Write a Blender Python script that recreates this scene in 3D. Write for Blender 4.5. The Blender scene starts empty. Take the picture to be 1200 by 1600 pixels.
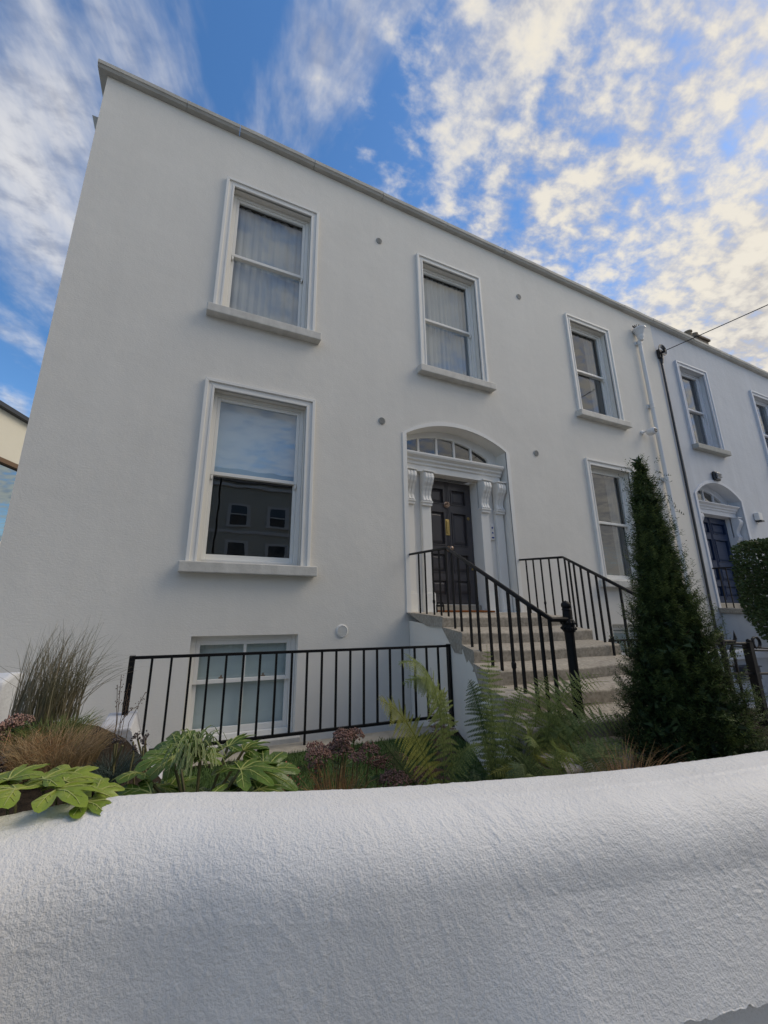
import bpy, bmesh, math, random
import numpy as np
from math import sin, cos, pi, radians, sqrt, atan2
from mathutils import Vector, Matrix, noise

random.seed(7)
rng = np.random.default_rng(7)
SC = bpy.context.scene
COL = SC.collection

# ------------------------------------------------------------------ camera
cam_d = bpy.data.cameras.new('camera')
cam = bpy.data.objects.new('camera', cam_d); COL.objects.link(cam)
F_PX = 596.217
YAW, PIT, ROL = 0.379654756, 0.241598667, -0.01449387
fw = Vector((sin(YAW)*cos(PIT), cos(YAW)*cos(PIT), sin(PIT)))
r0 = Vector((cos(YAW), -sin(YAW), 0)); d0 = fw.cross(r0)
rt = cos(ROL)*r0 + sin(ROL)*d0; dn = -sin(ROL)*r0 + cos(ROL)*d0
M = Matrix(((rt.x, -dn.x, -fw.x), (rt.y, -dn.y, -fw.y), (rt.z, -dn.z, -fw.z))).to_4x4()
M.translation = Vector((0, -5, 0))
cam.matrix_world = M
cam_d.sensor_fit = 'HORIZONTAL'; cam_d.sensor_width = 36
cam_d.lens = F_PX/1200*36
cam_d.shift_x = 65.0/1200; cam_d.shift_y = -12.0/1200
cam_d.clip_start = 0.02; cam_d.clip_end = 2000
SC.camera = cam

# ------------------------------------------------------------------ light
SUN_EL, SUN_AZ = radians(44), radians(103)       # azimuth from +Y (into the terrace) towards +X
sdir = Vector((sin(SUN_AZ)*cos(SUN_EL), cos(SUN_AZ)*cos(SUN_EL), sin(SUN_EL)))
sun_d = bpy.data.lights.new('sun', 'SUN'); sun_d.energy = .65; sun_d.angle = radians(38)
sun_d.color = (1, .88, .72)
sun = bpy.data.objects.new('sun', sun_d); COL.objects.link(sun)
sun.rotation_euler = sdir.to_track_quat('Z', 'Y').to_euler()

SC.view_settings.view_transform = 'Standard'
SC.view_settings.look = 'None'
SC.view_settings.gamma = 1
SC.view_settings.use_curve_mapping = False
SC.view_settings.exposure = 1.62

SKY_STRENGTH = 0.11
def build_world():
    w = bpy.data.worlds.new('World'); SC.world = w; w.use_nodes = True
    nt = w.node_tree; N = nt.nodes; L = nt.links; N.clear()
    def n(t, **kw):
        x = N.new(t)
        for k, v in kw.items(): setattr(x, k, v)
        return x
    def math_(op, a, b=None, clamp=False):
        m = n('ShaderNodeMath', operation=op, use_clamp=clamp)
        for i, v in enumerate((a, b)):
            if v is None: continue
            if hasattr(v, 'links'): L.new(v, m.inputs[i])
            else: m.inputs[i].default_value = v
        return m.outputs[0]
    def mr(v, a, b, c=0., d=1., sm=True):
        m = n('ShaderNodeMapRange', interpolation_type='SMOOTHSTEP' if sm else 'LINEAR')
        L.new(v, m.inputs[0])
        for i, x in enumerate((a, b, c, d)): m.inputs[i+1].default_value = x
        return m.outputs[0]
    def mixc(f, a, b):
        m = n('ShaderNodeMix', data_type='RGBA')
        if hasattr(f, 'links'): L.new(f, m.inputs[0])
        else: m.inputs[0].default_value = f
        for i, v in ((6, a), (7, b)):
            if hasattr(v, 'links'): L.new(v, m.inputs[i])
            else: m.inputs[i].default_value = (*v, 1)
        return m.outputs[2]
    tc = n('ShaderNodeTexCoord')
    sky = n('ShaderNodeTexSky', sky_type='NISHITA', sun_disc=False)
    sky.sun_elevation = SUN_EL; sky.sun_rotation = SUN_AZ
    sky.air_density = 1.0; sky.dust_density = 0.3; sky.ozone_density = 3.0
    hsv = n('ShaderNodeHueSaturation'); hsv.inputs['Saturation'].default_value = 1.2
    hsv.inputs['Value'].default_value = .55
    L.new(sky.outputs[0], hsv.inputs['Color'])
    nrm = n('ShaderNodeVectorMath', operation='NORMALIZE'); L.new(tc.outputs['Generated'], nrm.inputs[0])
    sep = n('ShaderNodeSeparateXYZ'); L.new(nrm.outputs[0], sep.inputs[0])
    z = math_('MAXIMUM', sep.outputs[2], 0.0)
    zd = math_('ADD', z, 0.10)
    u = math_('DIVIDE', sep.outputs[0], zd); v = math_('DIVIDE', sep.outputs[1], zd)
    uv = n('ShaderNodeCombineXYZ'); L.new(u, uv.inputs[0]); L.new(v, uv.inputs[1])
    def noi(vec, scale, det, rough=.5, dist=0., off=(0, 0), rot=0., st=(1, 1)):
        mp = n('ShaderNodeMapping'); L.new(vec, mp.inputs[0])
        mp.inputs['Rotation'].default_value = (0, 0, radians(rot)); mp.inputs['Scale'].default_value = (st[0], st[1], 1); mp.inputs['Location'].default_value = (off[0], off[1], 0)
        t = n('ShaderNodeTexNoise', noise_dimensions='2D')
        L.new(mp.outputs[0], t.inputs['Vector'])
        t.inputs['Scale'].default_value = scale; t.inputs['Detail'].default_value = det
        t.inputs['Roughness'].default_value = rough; t.inputs['Distortion'].default_value = dist
        return t.outputs[0]
    dots = n('ShaderNodeVectorMath', operation='DOT_PRODUCT'); L.new(nrm.outputs[0], dots.inputs[0]); dots.inputs[1].default_value = sdir
    sund = dots.outputs['Value']
    # mackerel sheet: small puffs in rows
    rows = noi(uv.outputs[0], ROWS, 3, .5, .08, (1.3, .4), ROWROT, (.62, 1.25))
    puff = noi(uv.outputs[0], ROWS*1.8, 4, .6, .08, (3.1, 1.7), ROWROT, (.75, 1.1))
    pf = math_('ADD', math_('MULTIPLY', rows, .45), math_('MULTIPLY', puff, .55))
    slow = noi(uv.outputs[0], SLOWS, 2, .5, .2, CLOUD_OFF)
    dcl = n('ShaderNodeVectorMath', operation='DOT_PRODUCT'); L.new(nrm.outputs[0], dcl.inputs[0]); dcl.inputs[1].default_value = Vector((.86, -.50, -.05)).normalized()
    toward = mr(dcl.outputs['Value'], -.75, .75, 0, 1, False)
    cov = math_('ADD', math_('MULTIPLY', math_('SUBTRACT', slow, .5), COVN), math_('MULTIPLY', math_('SUBTRACT', toward, .5), COVS))
    raw = math_('ADD', math_('ADD', cov, COVB), math_('MULTIPLY', math_('SUBTRACT', pf, .5), 2.0))
    dens = math_('MULTIPLY', mr(raw, -.38, .42), .96)
    # softer, larger sheets of thin cloud
    veil = noi(uv.outputs[0], 1.25, 7, .60, .2, VEIL_OFF, VEILROT, (1.4, .78))
    veild = math_('MULTIPLY', mr(veil, VEILA, VEILA+.24), .88)
    keep = math_('SUBTRACT', 1.0, math_('MULTIPLY', math_('SUBTRACT', 1.0, dens), math_('SUBTRACT', 1.0, veild)))
    low = mr(z, .0, .14, .7, 0.)
    dall = math_('MAXIMUM', keep, low)
    # cloud colour: bright where thick puffs catch light, grey lilac in their hollows, warm towards the sun
    shade = mr(math_('ADD', pf, math_('MULTIPLY', math_('SUBTRACT', veil, .5), .35)), .34, .62)
    warm = mr(sund, .35, .9)
    lit = mixc(warm, (.90, .89, .89), (1.0, .93, .80))
    dark = mixc(warm, (.56, .57, .62), (.62, .59, .57))
    ccol = mixc(shade, dark, lit)
    csc = n('ShaderNodeVectorMath', operation='SCALE'); L.new(ccol, csc.inputs[0]); csc.inputs['Scale'].default_value = CLOUD_GAIN/SKY_STRENGTH
    out = mixc(dall, hsv.outputs[0], csc.outputs[0])
    bg = n('ShaderNodeBackground'); L.new(out, bg.inputs[0]); bg.inputs[1].default_value = SKY_STRENGTH
    wo = n('ShaderNodeOutputWorld'); L.new(bg.outputs[0], wo.inputs[0])
CLOUD_OFF = (8.3, 7.7)
VEIL_OFF = (7.3, 2.7)
CLOUD_GAIN = .285
SLOWS = .55
COVN = 1.9
COVS = 1.5
COVB = -.28
ROWROT = 20
ROWS = 11.5
VEILROT = -30
VEILA = .45
build_world()

# ------------------------------------------------------------------ helpers
class MB:
    """collects polygons; build() links them as one mesh object"""
    def __init__(s): s.v = []; s.f = []; s.smooth = False
    def add(s, verts, faces):
        o = len(s.v); s.v.extend([tuple(p) for p in verts]); s.f.extend([tuple(i+o for i in f) for f in faces]); return s
    def box(s, x0, x1, y0, y1, z0, z1):
        v = [(x0,y0,z0),(x1,y0,z0),(x1,y1,z0),(x0,y1,z0),(x0,y0,z1),(x1,y0,z1),(x1,y1,z1),(x0,y1,z1)]
        return s.add(v, [(0,3,2,1),(4,5,6,7),(0,1,5,4),(1,2,6,5),(2,3,7,6),(3,0,4,7)])
    def hexa(s, v):
        return s.add(v, [(0,3,2,1),(4,5,6,7),(0,1,5,4),(1,2,6,5),(2,3,7,6),(3,0,4,7)])
    def prism(s, prof, a, b, axis='x'):
        """closed profile (list of 2D points) swept from a to b along axis"""
        n = len(prof)
        def P(t, p):
            return {'x': (t, p[0], p[1]), 'y': (p[0], t, p[1]), 'z': (p[0], p[1], t)}[axis]
        v = [P(a, p) for p in prof]+[P(b, p) for p in prof]
        f = [tuple(range(n-1, -1, -1)), tuple(range(n, 2*n))]+[(i, (i+1) % n, n+(i+1) % n, n+i) for i in range(n)]
        return s.add(v, f)
    def tube(s, path, r, n=8, cap=True, rr=None):
        path = [Vector(p) for p in path]; rings = []
        up = Vector((0, 0, 1))
        base = len(s.v); k = len(path)
        ref = None
        for i, p in enumerate(path):
            t = (path[min(i+1, k-1)]-path[max(i-1, 0)]).normalized()
            if ref is None:
                ref = up if abs(t.z) < .9 else Vector((1, 0, 0))
            a = t.cross(ref).normalized(); b = t.cross(a).normalized()
            rad = r if rr is None else rr[i]
            for j in range(n):
                q = p+(a*cos(2*pi*(j+.5)/n)+b*sin(2*pi*(j+.5)/n))*rad
                s.v.append(tuple(q))
        for i in range(k-1):
            for j in range(n):
                s.f.append((base+i*n+j, base+i*n+(j+1) % n, base+(i+1)*n+(j+1) % n, base+(i+1)*n+j))
        if cap:
            s.f.append(tuple(base+j for j in range(n-1, -1, -1))); s.f.append(tuple(base+(k-1)*n+j for j in range(n)))
        return s
    def lathe(s, prof, c, n=20, axis='z'):
        """prof: (radius, height) list"""
        base = len(s.v)
        for (r, h) in prof:
            for j in range(n):
                a = 2*pi*j/n
                if axis == 'z': s.v.append((c[0]+r*cos(a), c[1]+r*sin(a), c[2]+h))
                else: s.v.append((c[0]+r*cos(a), c[1]+h, c[2]+r*sin(a)))
        k = len(prof)
        for i in range(k-1):
            for j in range(n):
                s.f.append((base+i*n+j, base+i*n+(j+1) % n, base+(i+1)*n+(j+1) % n, base+(i+1)*n+j))
        s.f.append(tuple(base+j for j in range(n-1, -1, -1))); s.f.append(tuple(base+(k-1)*n+j for j in range(n)))
        return s
    def mesh(s, name, mat, smooth=False):
        me = bpy.data.meshes.new(name); me.from_pydata(s.v, [], s.f)
        if mat: me.materials.append(mat)
        if smooth:
            me.polygons.foreach_set('use_smooth', [True]*len(me.polygons))
        me.update(); return me
    def build(s, name, mat, parent=None, smooth=False, bevel=0, seg=2, fix=True):
        me = s.mesh(name, mat, smooth)
        if fix:
            bm = bmesh.new(); bm.from_mesh(me); bmesh.ops.recalc_face_normals(bm, faces=bm.faces)
            bm.to_mesh(me); bm.free()
        o = bpy.data.objects.new(name, me); COL.objects.link(o)
        if parent: o.parent = parent
        if bevel:
            m = o.modifiers.new('bevel', 'BEVEL'); m.width = bevel; m.segments = seg; m.limit_method = 'ANGLE'; m.angle_limit = radians(40)
            m.harden_normals = False
        return o

def empty(name, loc=(0, 0, 0)):
    o = bpy.data.objects.new(name, None); COL.objects.link(o); o.location = loc; o.empty_display_size = .1
    return o
def tag(o, label, cat, group=None):
    o['label'] = label; o['category'] = cat
    if group: o['group'] = group
    return o
def thing(name, label, cat, group=None):
    return tag(empty(name), label, cat, group)
def struct(o): o['kind'] = 'structure'; return o
def stuff(o): o['kind'] = 'stuff'; return o

# ------------------------------------------------------------------ materials
def mat(name, col, rough=.6, spec=.5, metal=0., var=0., vscale=3., bump=(), col2=None, island=0., objrand=0., sss=0., trans=0., coat=0., streak=0.):
    """bump: list of (scale, strength distance m, detail, stretch xyz)"""
    m = bpy.data.materials.new(name); m.use_nodes = True
    nt = m.node_tree; N = nt.nodes; L = nt.links
    b = N['Principled BSDF']
    b.inputs['Base Color'].default_value = (*col, 1); b.inputs['Roughness'].default_value = rough
    b.inputs['Specular IOR Level'].default_value = spec; b.inputs['Metallic'].default_value = metal
    b.inputs['Coat Weight'].default_value = coat
    tc = N.new('ShaderNodeTexCoord')
    cs = None
    if var or col2:
        t = N.new('ShaderNodeTexNoise'); L.new(tc.outputs['Object'], t.inputs['Vector'])
        t.inputs['Scale'].default_value = vscale; t.inputs['Detail'].default_value = 5; t.inputs['Roughness'].default_value = .6
        mx = N.new('ShaderNodeMix'); mx.data_type = 'RGBA'
        rmp = N.new('ShaderNodeMapRange'); L.new(t.outputs[0], rmp.inputs[0]); rmp.inputs[1].default_value = .32; rmp.inputs[2].default_value = .68
        L.new(rmp.outputs[0], mx.inputs[0])
        c2 = col2 or tuple(c*(1-var) for c in col)
        mx.inputs[6].default_value = (*col, 1); mx.inputs[7].default_value = (*c2, 1)
        cs = mx.outputs[2]
    if streak:
        mp_ = N.new('ShaderNodeMapping'); L.new(tc.outputs['Object'], mp_.inputs[0]); mp_.inputs['Scale'].default_value = (2.6, 2.6, .16)
        t_ = N.new('ShaderNodeTexNoise'); L.new(mp_.outputs[0], t_.inputs['Vector']); t_.inputs['Scale'].default_value = 1.6; t_.inputs['Detail'].default_value = 6; t_.inputs['Roughness'].default_value = .65
        r_ = N.new('ShaderNodeMapRange'); L.new(t_.outputs[0], r_.inputs[0]); r_.inputs[1].default_value = .40; r_.inputs[2].default_value = .72; r_.inputs[3].default_value = 1; r_.inputs[4].default_value = 1-streak
        h_ = N.new('ShaderNodeHueSaturation'); L.new(r_.outputs[0], h_.inputs['Value'])
        if cs: L.new(cs, h_.inputs['Color'])
        else: h_.inputs['Color'].default_value = (*col, 1)
        cs = h_.outputs[0]
    if island or objrand:
        g = N.new('ShaderNodeNewGeometry'); oi = N.new('ShaderNodeObjectInfo')
        mr_ = N.new('ShaderNodeMapRange'); L.new(g.outputs['Random Per Island'] if island else oi.outputs['Random'], mr_.inputs[0])
        k = island or objrand
        mr_.inputs[3].default_value = 1-k; mr_.inputs[4].default_value = 1+k
        h = N.new('ShaderNodeHueSaturation'); L.new(mr_.outputs[0], h.inputs['Value'])
        mh = N.new('ShaderNodeMapRange'); L.new(g.outputs['Random Per Island'] if island else oi.outputs['Random'], mh.inputs[0])
        mh.inputs[3].default_value = .5+.04*k; mh.inputs[4].default_value = .5-.04*k; L.new(mh.outputs[0], h.inputs['Hue'])
        if cs: L.new(cs, h.inputs['Color'])
        else: h.inputs['Color'].default_value = (*col, 1)
        cs = h.outputs[0]
    if cs: L.new(cs, b.inputs['Base Color'])
    if trans:
        b.inputs['Subsurface Weight'].default_value = 0
        ts = N.new('ShaderNodeBsdfTranslucent'); mxs = N.new('ShaderNodeMixShader'); mxs.inputs[0].default_value = trans
        if cs: L.new(cs, ts.inputs[0])
        else: ts.inputs[0].default_value = (*col, 1)
        L.new(b.outputs[0], mxs.inputs[1]); L.new(ts.outputs[0], mxs.inputs[2]); L.new(mxs.outputs[0], N['Material Output'].inputs[0])
    prev = None
    for (sc, dist, det, st) in bump:
        mp = N.new('ShaderNodeMapping'); L.new(tc.outputs['Object'], mp.inputs[0]); mp.inputs['Scale'].default_value = st
        t = N.new('ShaderNodeTexNoise'); L.new(mp.outputs[0], t.inputs['Vector']); t.inputs['Scale'].default_value = sc
        t.inputs['Detail'].default_value = det; t.inputs['Roughness'].default_value = .6
        bp = N.new('ShaderNodeBump'); bp.inputs['Strength'].default_value = 1; bp.inputs['Distance'].default_value = dist
        L.new(t.outputs[0], bp.inputs['Height'])
        if prev: L.new(prev, bp.inputs['Normal'])
        prev = bp.outputs[0]
    if prev: L.new(prev, b.inputs['Normal'])
    return m

one = (1, 1, 1)
RENDER = mat('house_render', (.765, .735, .67), .8, .3, var=.05, vscale=1.1, streak=.025, bump=[(1.6, .010, 3, one), (30, .0025, 4, (1, 1, 1.9)), (75, .0011, 3, (1, 1, 1.6))])
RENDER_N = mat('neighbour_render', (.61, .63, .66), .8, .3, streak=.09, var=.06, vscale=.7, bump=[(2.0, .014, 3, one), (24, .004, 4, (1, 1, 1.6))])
SMOOTH = mat('smooth_white_paint', (.80, .785, .74), .55, .4, var=.04, vscale=2, bump=[(9, .002, 3, one)])
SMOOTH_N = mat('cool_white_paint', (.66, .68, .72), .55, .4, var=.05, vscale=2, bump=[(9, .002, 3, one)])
GLOSSW = mat('gloss_white_woodwork', (.80, .79, .745), .3, .5, bump=[(14, .0006, 2, one)])
SILLM = mat('painted_sill', (.66, .64, .585), .6, .4, streak=.2, var=.14, vscale=9, bump=[(40, .003, 4, one)])
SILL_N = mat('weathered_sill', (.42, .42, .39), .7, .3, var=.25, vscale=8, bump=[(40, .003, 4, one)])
COPEM = mat('coping_paint', (.50, .485, .44), .75, .3, var=.22, vscale=2.6, bump=[(12, .006, 4, one), (60, .002, 3, one)], objrand=.05)
GARDENW = mat('roughcast_white', (.745, .735, .715), .55, .4, var=.07, vscale=5, streak=.06, bump=[(90, .0019, 3, one), (180, .0017, 3, one), (420, .0006, 2, one)])
GRANITE = mat('granite_step', (.43, .39, .325), .85, .25, col2=(.24, .215, .18), vscale=34, bump=[(14, .006, 4, one), (160, .002, 3, one)], objrand=.06)
IRON = mat('black_iron_paint', (.008, .008, .009), .55, .22, bump=[(50, .0008, 2, one)])
DOORM = mat('door_paint', (.066, .060, .064), .30, .5, bump=[(30, .0005, 2, (1, 1, .2))])
BLUED = mat('blue_door_paint', (.009, .027, .078), .5, .3)
BRASS = mat('brass', (.55, .40, .16), .32, .5, metal=1., var=.2, vscale=20)
BRONZE = mat('aged_bronze', (.38, .28, .22), .35, .5, metal=1.)
PVC = mat('white_pipe', (.70, .69, .67), .4, .5)
DARKP = mat('black_plastic', (.02, .021, .025), .4, .5)
GREYV = mat('grey_vent', (.40, .40, .38), .6, .4)
ROOFM = mat('slate_roof', (.08, .085, .09), .7, .3)
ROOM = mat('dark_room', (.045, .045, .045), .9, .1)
CURTAIN = mat('sheer_curtain', (.46, .48, .50), .9, .1)
GREYCUR = mat('grey_curtain', (.20, .19, .175), .9, .1)
BLIND = mat('sky_tinted_roller_blind', (.46, .62, .78), .8, .2)  # blue of the sky's reflection is put into the blind's base colour
FROST = mat('frosted_film', (.60, .68, .68), .5, .4)
TERRA = mat('coir_mat', (.23, .085, .03), .95, .1, var=.3, vscale=30)
STOPC = mat('chimney_brick', (.25, .20, .15), .9, .2, var=.4, vscale=6)
CREAM = mat('cream_render', (.62, .59, .49), .8, .3, var=.06, vscale=.6)
WOODS = mat('brown_soffit', (.14, .085, .045), .6, .3)
SLATEB = mat('dark_trim', (.03, .032, .036), .5, .4)
SOIL = mat('soil_mulch', (.040, .030, .022), .95, .1, col2=(.018, .014, .010), vscale=30, bump=[(25, .03, 4, one)])
KERBM = mat('kerb_stone', (.42, .38, .31), .85, .3, var=.25, vscale=10, bump=[(30, .004, 4, one)])
PAVE = mat('pavement_concrete', (.36, .355, .345), .9, .2, var=.25, vscale=1.4, bump=[(60, .003, 4, one)])
ROADM = mat('asphalt', (.052, .052, .055), .9, .2, var=.2, vscale=3, bump=[(120, .004, 3, one)])
FLAG = mat('pale_flagstone', (.40, .42, .45), .8, .3, var=.15, vscale=3, bump=[(30, .002, 3, one)], objrand=.05)
BARK = mat('bark', (.06, .042, .03), .9, .1)

def glass_mat(name, tint=(1, 1, 1), f0=.13):
    m = bpy.data.materials.new(name); m.use_nodes = True
    nt = m.node_tree; N = nt.nodes; L = nt.links; N.clear()
    def M_(op, x, y=None):
        k = N.new('ShaderNodeMath'); k.operation = op
        for i, v in enumerate((x, y)):
            if v is None: continue
            if hasattr(v, 'links'): L.new(v, k.inputs[i])
            else: k.inputs[i].default_value = v
        return k.outputs[0]
    o = N.new('ShaderNodeOutputMaterial'); mx = N.new('ShaderNodeMixShader')
    g = N.new('ShaderNodeNewGeometry'); dt = N.new('ShaderNodeVectorMath'); dt.operation = 'DOT_PRODUCT'
    L.new(g.outputs['Incoming'], dt.inputs[0]); L.new(g.outputs['Normal'], dt.inputs[1])
    c = M_('SUBTRACT', 1.0, M_('ABSOLUTE', dt.outputs['Value']))
    fr = M_('ADD', M_('MULTIPLY', M_('POWER', c, 4.2), 1-f0), f0)
    tr = N.new('ShaderNodeBsdfTransparent'); tr.inputs[0].default_value = (*tint, 1)
    gl = N.new('ShaderNodeBsdfGlossy'); gl.inputs['Roughness'].default_value = 0.0; gl.inputs['Color'].default_value = (.95, .97, 1, 1)
    tc = N.new('ShaderNodeTexCoord'); t = N.new('ShaderNodeTexNoise'); L.new(tc.outputs['Object'], t.inputs['Vector']); t.inputs['Scale'].default_value = 1.1
    bp = N.new('ShaderNodeBump'); bp.inputs['Distance'].default_value = .003; L.new(t.outputs[0], bp.inputs['Height']); L.new(bp.outputs[0], gl.inputs['Normal'])
    L.new(fr, mx.inputs[0]); L.new(tr.outputs[0], mx.inputs[1]); L.new(gl.outputs[0], mx.inputs[2]); L.new(mx.outputs[0], o.inputs[0])
    return m
GLASS = glass_mat('window_glass', (.90, .93, .93), .11)

# ------------------------------------------------------------------ ground
def ground():
    mb = MB(); mb.add([(-600, -600, -1.60), (600, -600, -1.60), (600, 600, -1.60), (-600, 600, -1.60)], [(0, 1, 2, 3)])
    # the light well in front of the houses is lower than this sheet, so the sheet stops at the street
    mb = MB()
    z = -1.32
    mb.add([(-400, -400, z), (400, -400, z), (400, -11.5, z), (-400, -11.5, z)], [(0, 1, 2, 3)])
    struct(mb.build('ground', PAVE))
    mb = MB(); mb.add([(-400, -11.5, z-.10), (400, -11.5, z-.10), (400, -6.5, z-.10), (-400, -6.5, z-.10)], [(0, 1, 2, 3)])
    mb.add([(-400, -11.5, z-.10), (400, -11.5, z-.10), (400, -11.5, z), (-400, -11.5, z)], [(0, 1, 2, 3)])
    struct(mb.build('road', ROADM))
    mb = MB(); mb.box(-400, 400, -6.5, -6.35, z-.12, z+.004)
    struct(mb.build('road_kerb', KERBM))
    mb = MB(); mb.add([(-400, -6.35, z), (400, -6.35, z), (400, -3.9, z), (-400, -3.9, z)], [(0, 1, 2, 3)])
    struct(mb.build('pavement', PAVE))
    mb = MB(); mb.add([(-400, 9.2, z), (400, 9.2, z), (400, 400, z), (-400, 400, z)], [(0, 1, 2, 3)])
    mb.add([(-400, -3.9, z), (-1.9, -3.9, z), (-1.9, 9.2, z), (-400, 9.2, z)], [(0, 1, 2, 3)])
    struct(mb.build('back_ground', PAVE))
    # floor of the light well
    mb = MB(); mb.add([(-1.9, -1.45, -1.78), (20, -1.45, -1.78), (20, .4, -1.78), (-1.9, .4, -1.78)], [(0, 1, 2, 3)])
    struct(mb.build('light_well_floor', PAVE))
    mb = MB(); mb.box(-.2, 2.55, -1.56, -1.46, -1.8, -1.27); mb.box(-.22, 2.6, -1.58, -1.36, -1.27, -1.235)
    struct(mb.build('light_well_kerb', KERBM, bevel=.01))
    # planting soil, higher at the left
    xs = np.linspace(-3, 6.6, 70); ys = np.linspace(0, 1, 30)
    wx = [-4., -1.3, -.75, -.40, -.16, .07, .30, .55, .92, 1.35, 1.92, 2.8, 4., 6.7]; wy = [-4.1, -3.91, -3.83, -3.775, -3.76, -3.80, -3.885, -3.95, -4.03, -4.11, -4.175, -4.24, -4.30, -4.36]
    v = []; f = []
    for yt in ys:
        for x in xs:
            ya = float(np.interp(x, wx, wy))+.01; y = ya+(-1.58-ya)*yt
            t = 1/(1+math.exp((x+.05)*9)); t *= min(1, max(0, (-1.95-y)/.4)); zz = -1.25+.60*t+.16*max(0, min(1, (-2.7-y)/1.2))*(1-t)
            zz += .02*noise.noise((x*3, y*3, 0))+.012*noise.noise((x*11, y*11, 4))
            v.append((x, y, zz))
    n = len(xs)
    for j in range(len(ys)-1):
        for i in range(n-1):
            f.append((j*n+i, j*n+i+1, (j+1)*n+i+1, (j+1)*n+i))
    mb = MB(); mb.add(v, f); struct(mb.build('garden_soil', SOIL, smooth=True, fix=False))
ground()

# ------------------------------------------------------------------ houses
def ztop(x): return 7.385-.026*x
def facade(parent, x0, x1, zb, openings, arches, m, name='facade_wall', thick=.3):
    """wall sheet with openings cut; openings (x0,x1,z0,z1,depth)"""
    xs = sorted({x0, x1, *[o[0] for o in openings], *[o[1] for o in openings]})
    zs = sorted({zb, 7.0, *[o[2] for o in openings], *[o[3] for o in openings]})
    mb = MB()
    def inside(xm, zm):
        return any(o[0] < xm < o[1] and o[2] < zm < o[3] for o in openings)
    for i in range(len(xs)-1):
        for j in range(len(zs)-1):
            if not inside((xs[i]+xs[i+1])/2, (zs[j]+zs[j+1])/2):
                mb.add([(xs[i], 0, zs[j]), (xs[i+1], 0, zs[j]), (xs[i+1], 0, zs[j+1]), (xs[i], 0, zs[j+1])], [(0, 1, 2, 3)])
        mb.add([(xs[i], 0, 7.0), (xs[i+1], 0, 7.0), (xs[i+1], 0, ztop(xs[i+1])), (xs[i], 0, ztop(xs[i]))], [(0, 1, 2, 3)])
    for (a, b, c, d, dep) in openings:
        arch = [q for q in arches if q[0] == a]
        mb.add([(a, 0, c), (a, dep, c), (a, dep, d), (a, 0, d)], [(0, 1, 2, 3)])
        mb.add([(b, 0, c), (b, 0, d), (b, dep, d), (b, dep, c)], [(0, 1, 2, 3)])
        mb.add([(a, 0, c), (b, 0, c), (b, dep, c), (a, dep, c)], [(0, 1, 2, 3)])
        if not arch:
            mb.add([(a, 0, d), (a, dep, d), (b, dep, d), (b, 0, d)], [(0, 1, 2, 3)])
        else:
            spring = arch[0][1]; pts = arc(a, b, spring, d)
            for p, q in zip(pts[:-1], pts[1:]):
                mb.add([(p[0], 0, p[1]), (q[0], 0, q[1]), (q[0], 0, d), (p[0], 0, d)], [(0, 1, 2, 3)])
                mb.add([(p[0], 0, p[1]), (p[0], dep, p[1]), (q[0], dep, q[1]), (q[0], 0, q[1])], [(0, 1, 2, 3)])
    return mb.build(name, m, parent, fix=False)
def arc(a, b, spring, apex, n=28):
    w = (b-a)/2; h = apex-spring; R = (w*w+h*h)/(2*h); cx = (a+b)/2; cz = apex-R
    t = math.asin(min(1, w/R))
    return [(cx+R*sin(-t+2*t*i/n), cz+R*cos(-t+2*t*i/n)) for i in range(n+1)]

def ring(mb, x0, x1, z0, z1, w, y0, y1):
    """three-sided surround: jambs and head, mitred into two jambs and a head butted"""
    mb.hexa([(x0, y0, z0), (x0+w, y0, z0), (x0+w, y1, z0), (x0, y1, z0), (x0, y0, z1), (x0+w, y0, z1-w), (x0+w, y1, z1-w), (x0, y1, z1)])
    mb.hexa([(x1-w, y0, z0), (x1, y0, z0), (x1, y1, z0), (x1-w, y1, z0), (x1-w, y0, z1-w), (x1, y0, z1), (x1, y1, z1), (x1-w, y1, z1-w)])
    mb.hexa([(x0+w, y0, z1-w), (x1-w, y0, z1-w), (x1-w, y1, z1-w), (x0+w, y1, z1-w), (x0, y0, z1), (x1, y0, z1), (x1, y1, z1), (x0, y1, z1)])

def pleats(mb, x0, x1, z0, z1, y, amp=.022, n=9, ph=0.):
    k = n*8; pts = []
    for i in range(k+1):
        t = i/k; x = x0+(x1-x0)*t
        yy = y+amp*.75*sin(2*pi*n*t+ph+2.2*sin(5*t+ph)+1.1*sin(13*t+2*ph))+amp*.6*sin(2*pi*n*.37*t+ph)+amp*.25*sin(2*pi*n*2.3*t)
        pts.append((x, yy))
    b = len(mb.v)
    for x, yy in pts: mb.v.append((x, yy, z0))
    for x, yy in pts: mb.v.append((x, yy+.004, z1))
    for i in range(k): mb.f.append((b+i, b+i+1, b+k+1+i+1, b+k+1+i))

def sash_frame(mb, x0, x1, z0, z1, y, w, wt, wb, d=.045):
    mb.box(x0, x0+w, y, y+d, z0, z1); mb.box(x1-w, x1, y, y+d, z0, z1)
    mb.box(x0+w, x1-w, y+.001, y+d-.001, z1-wt, z1); mb.box(x0+w, x1-w, y+.001, y+d-.001, z0, z0+wb)

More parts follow.
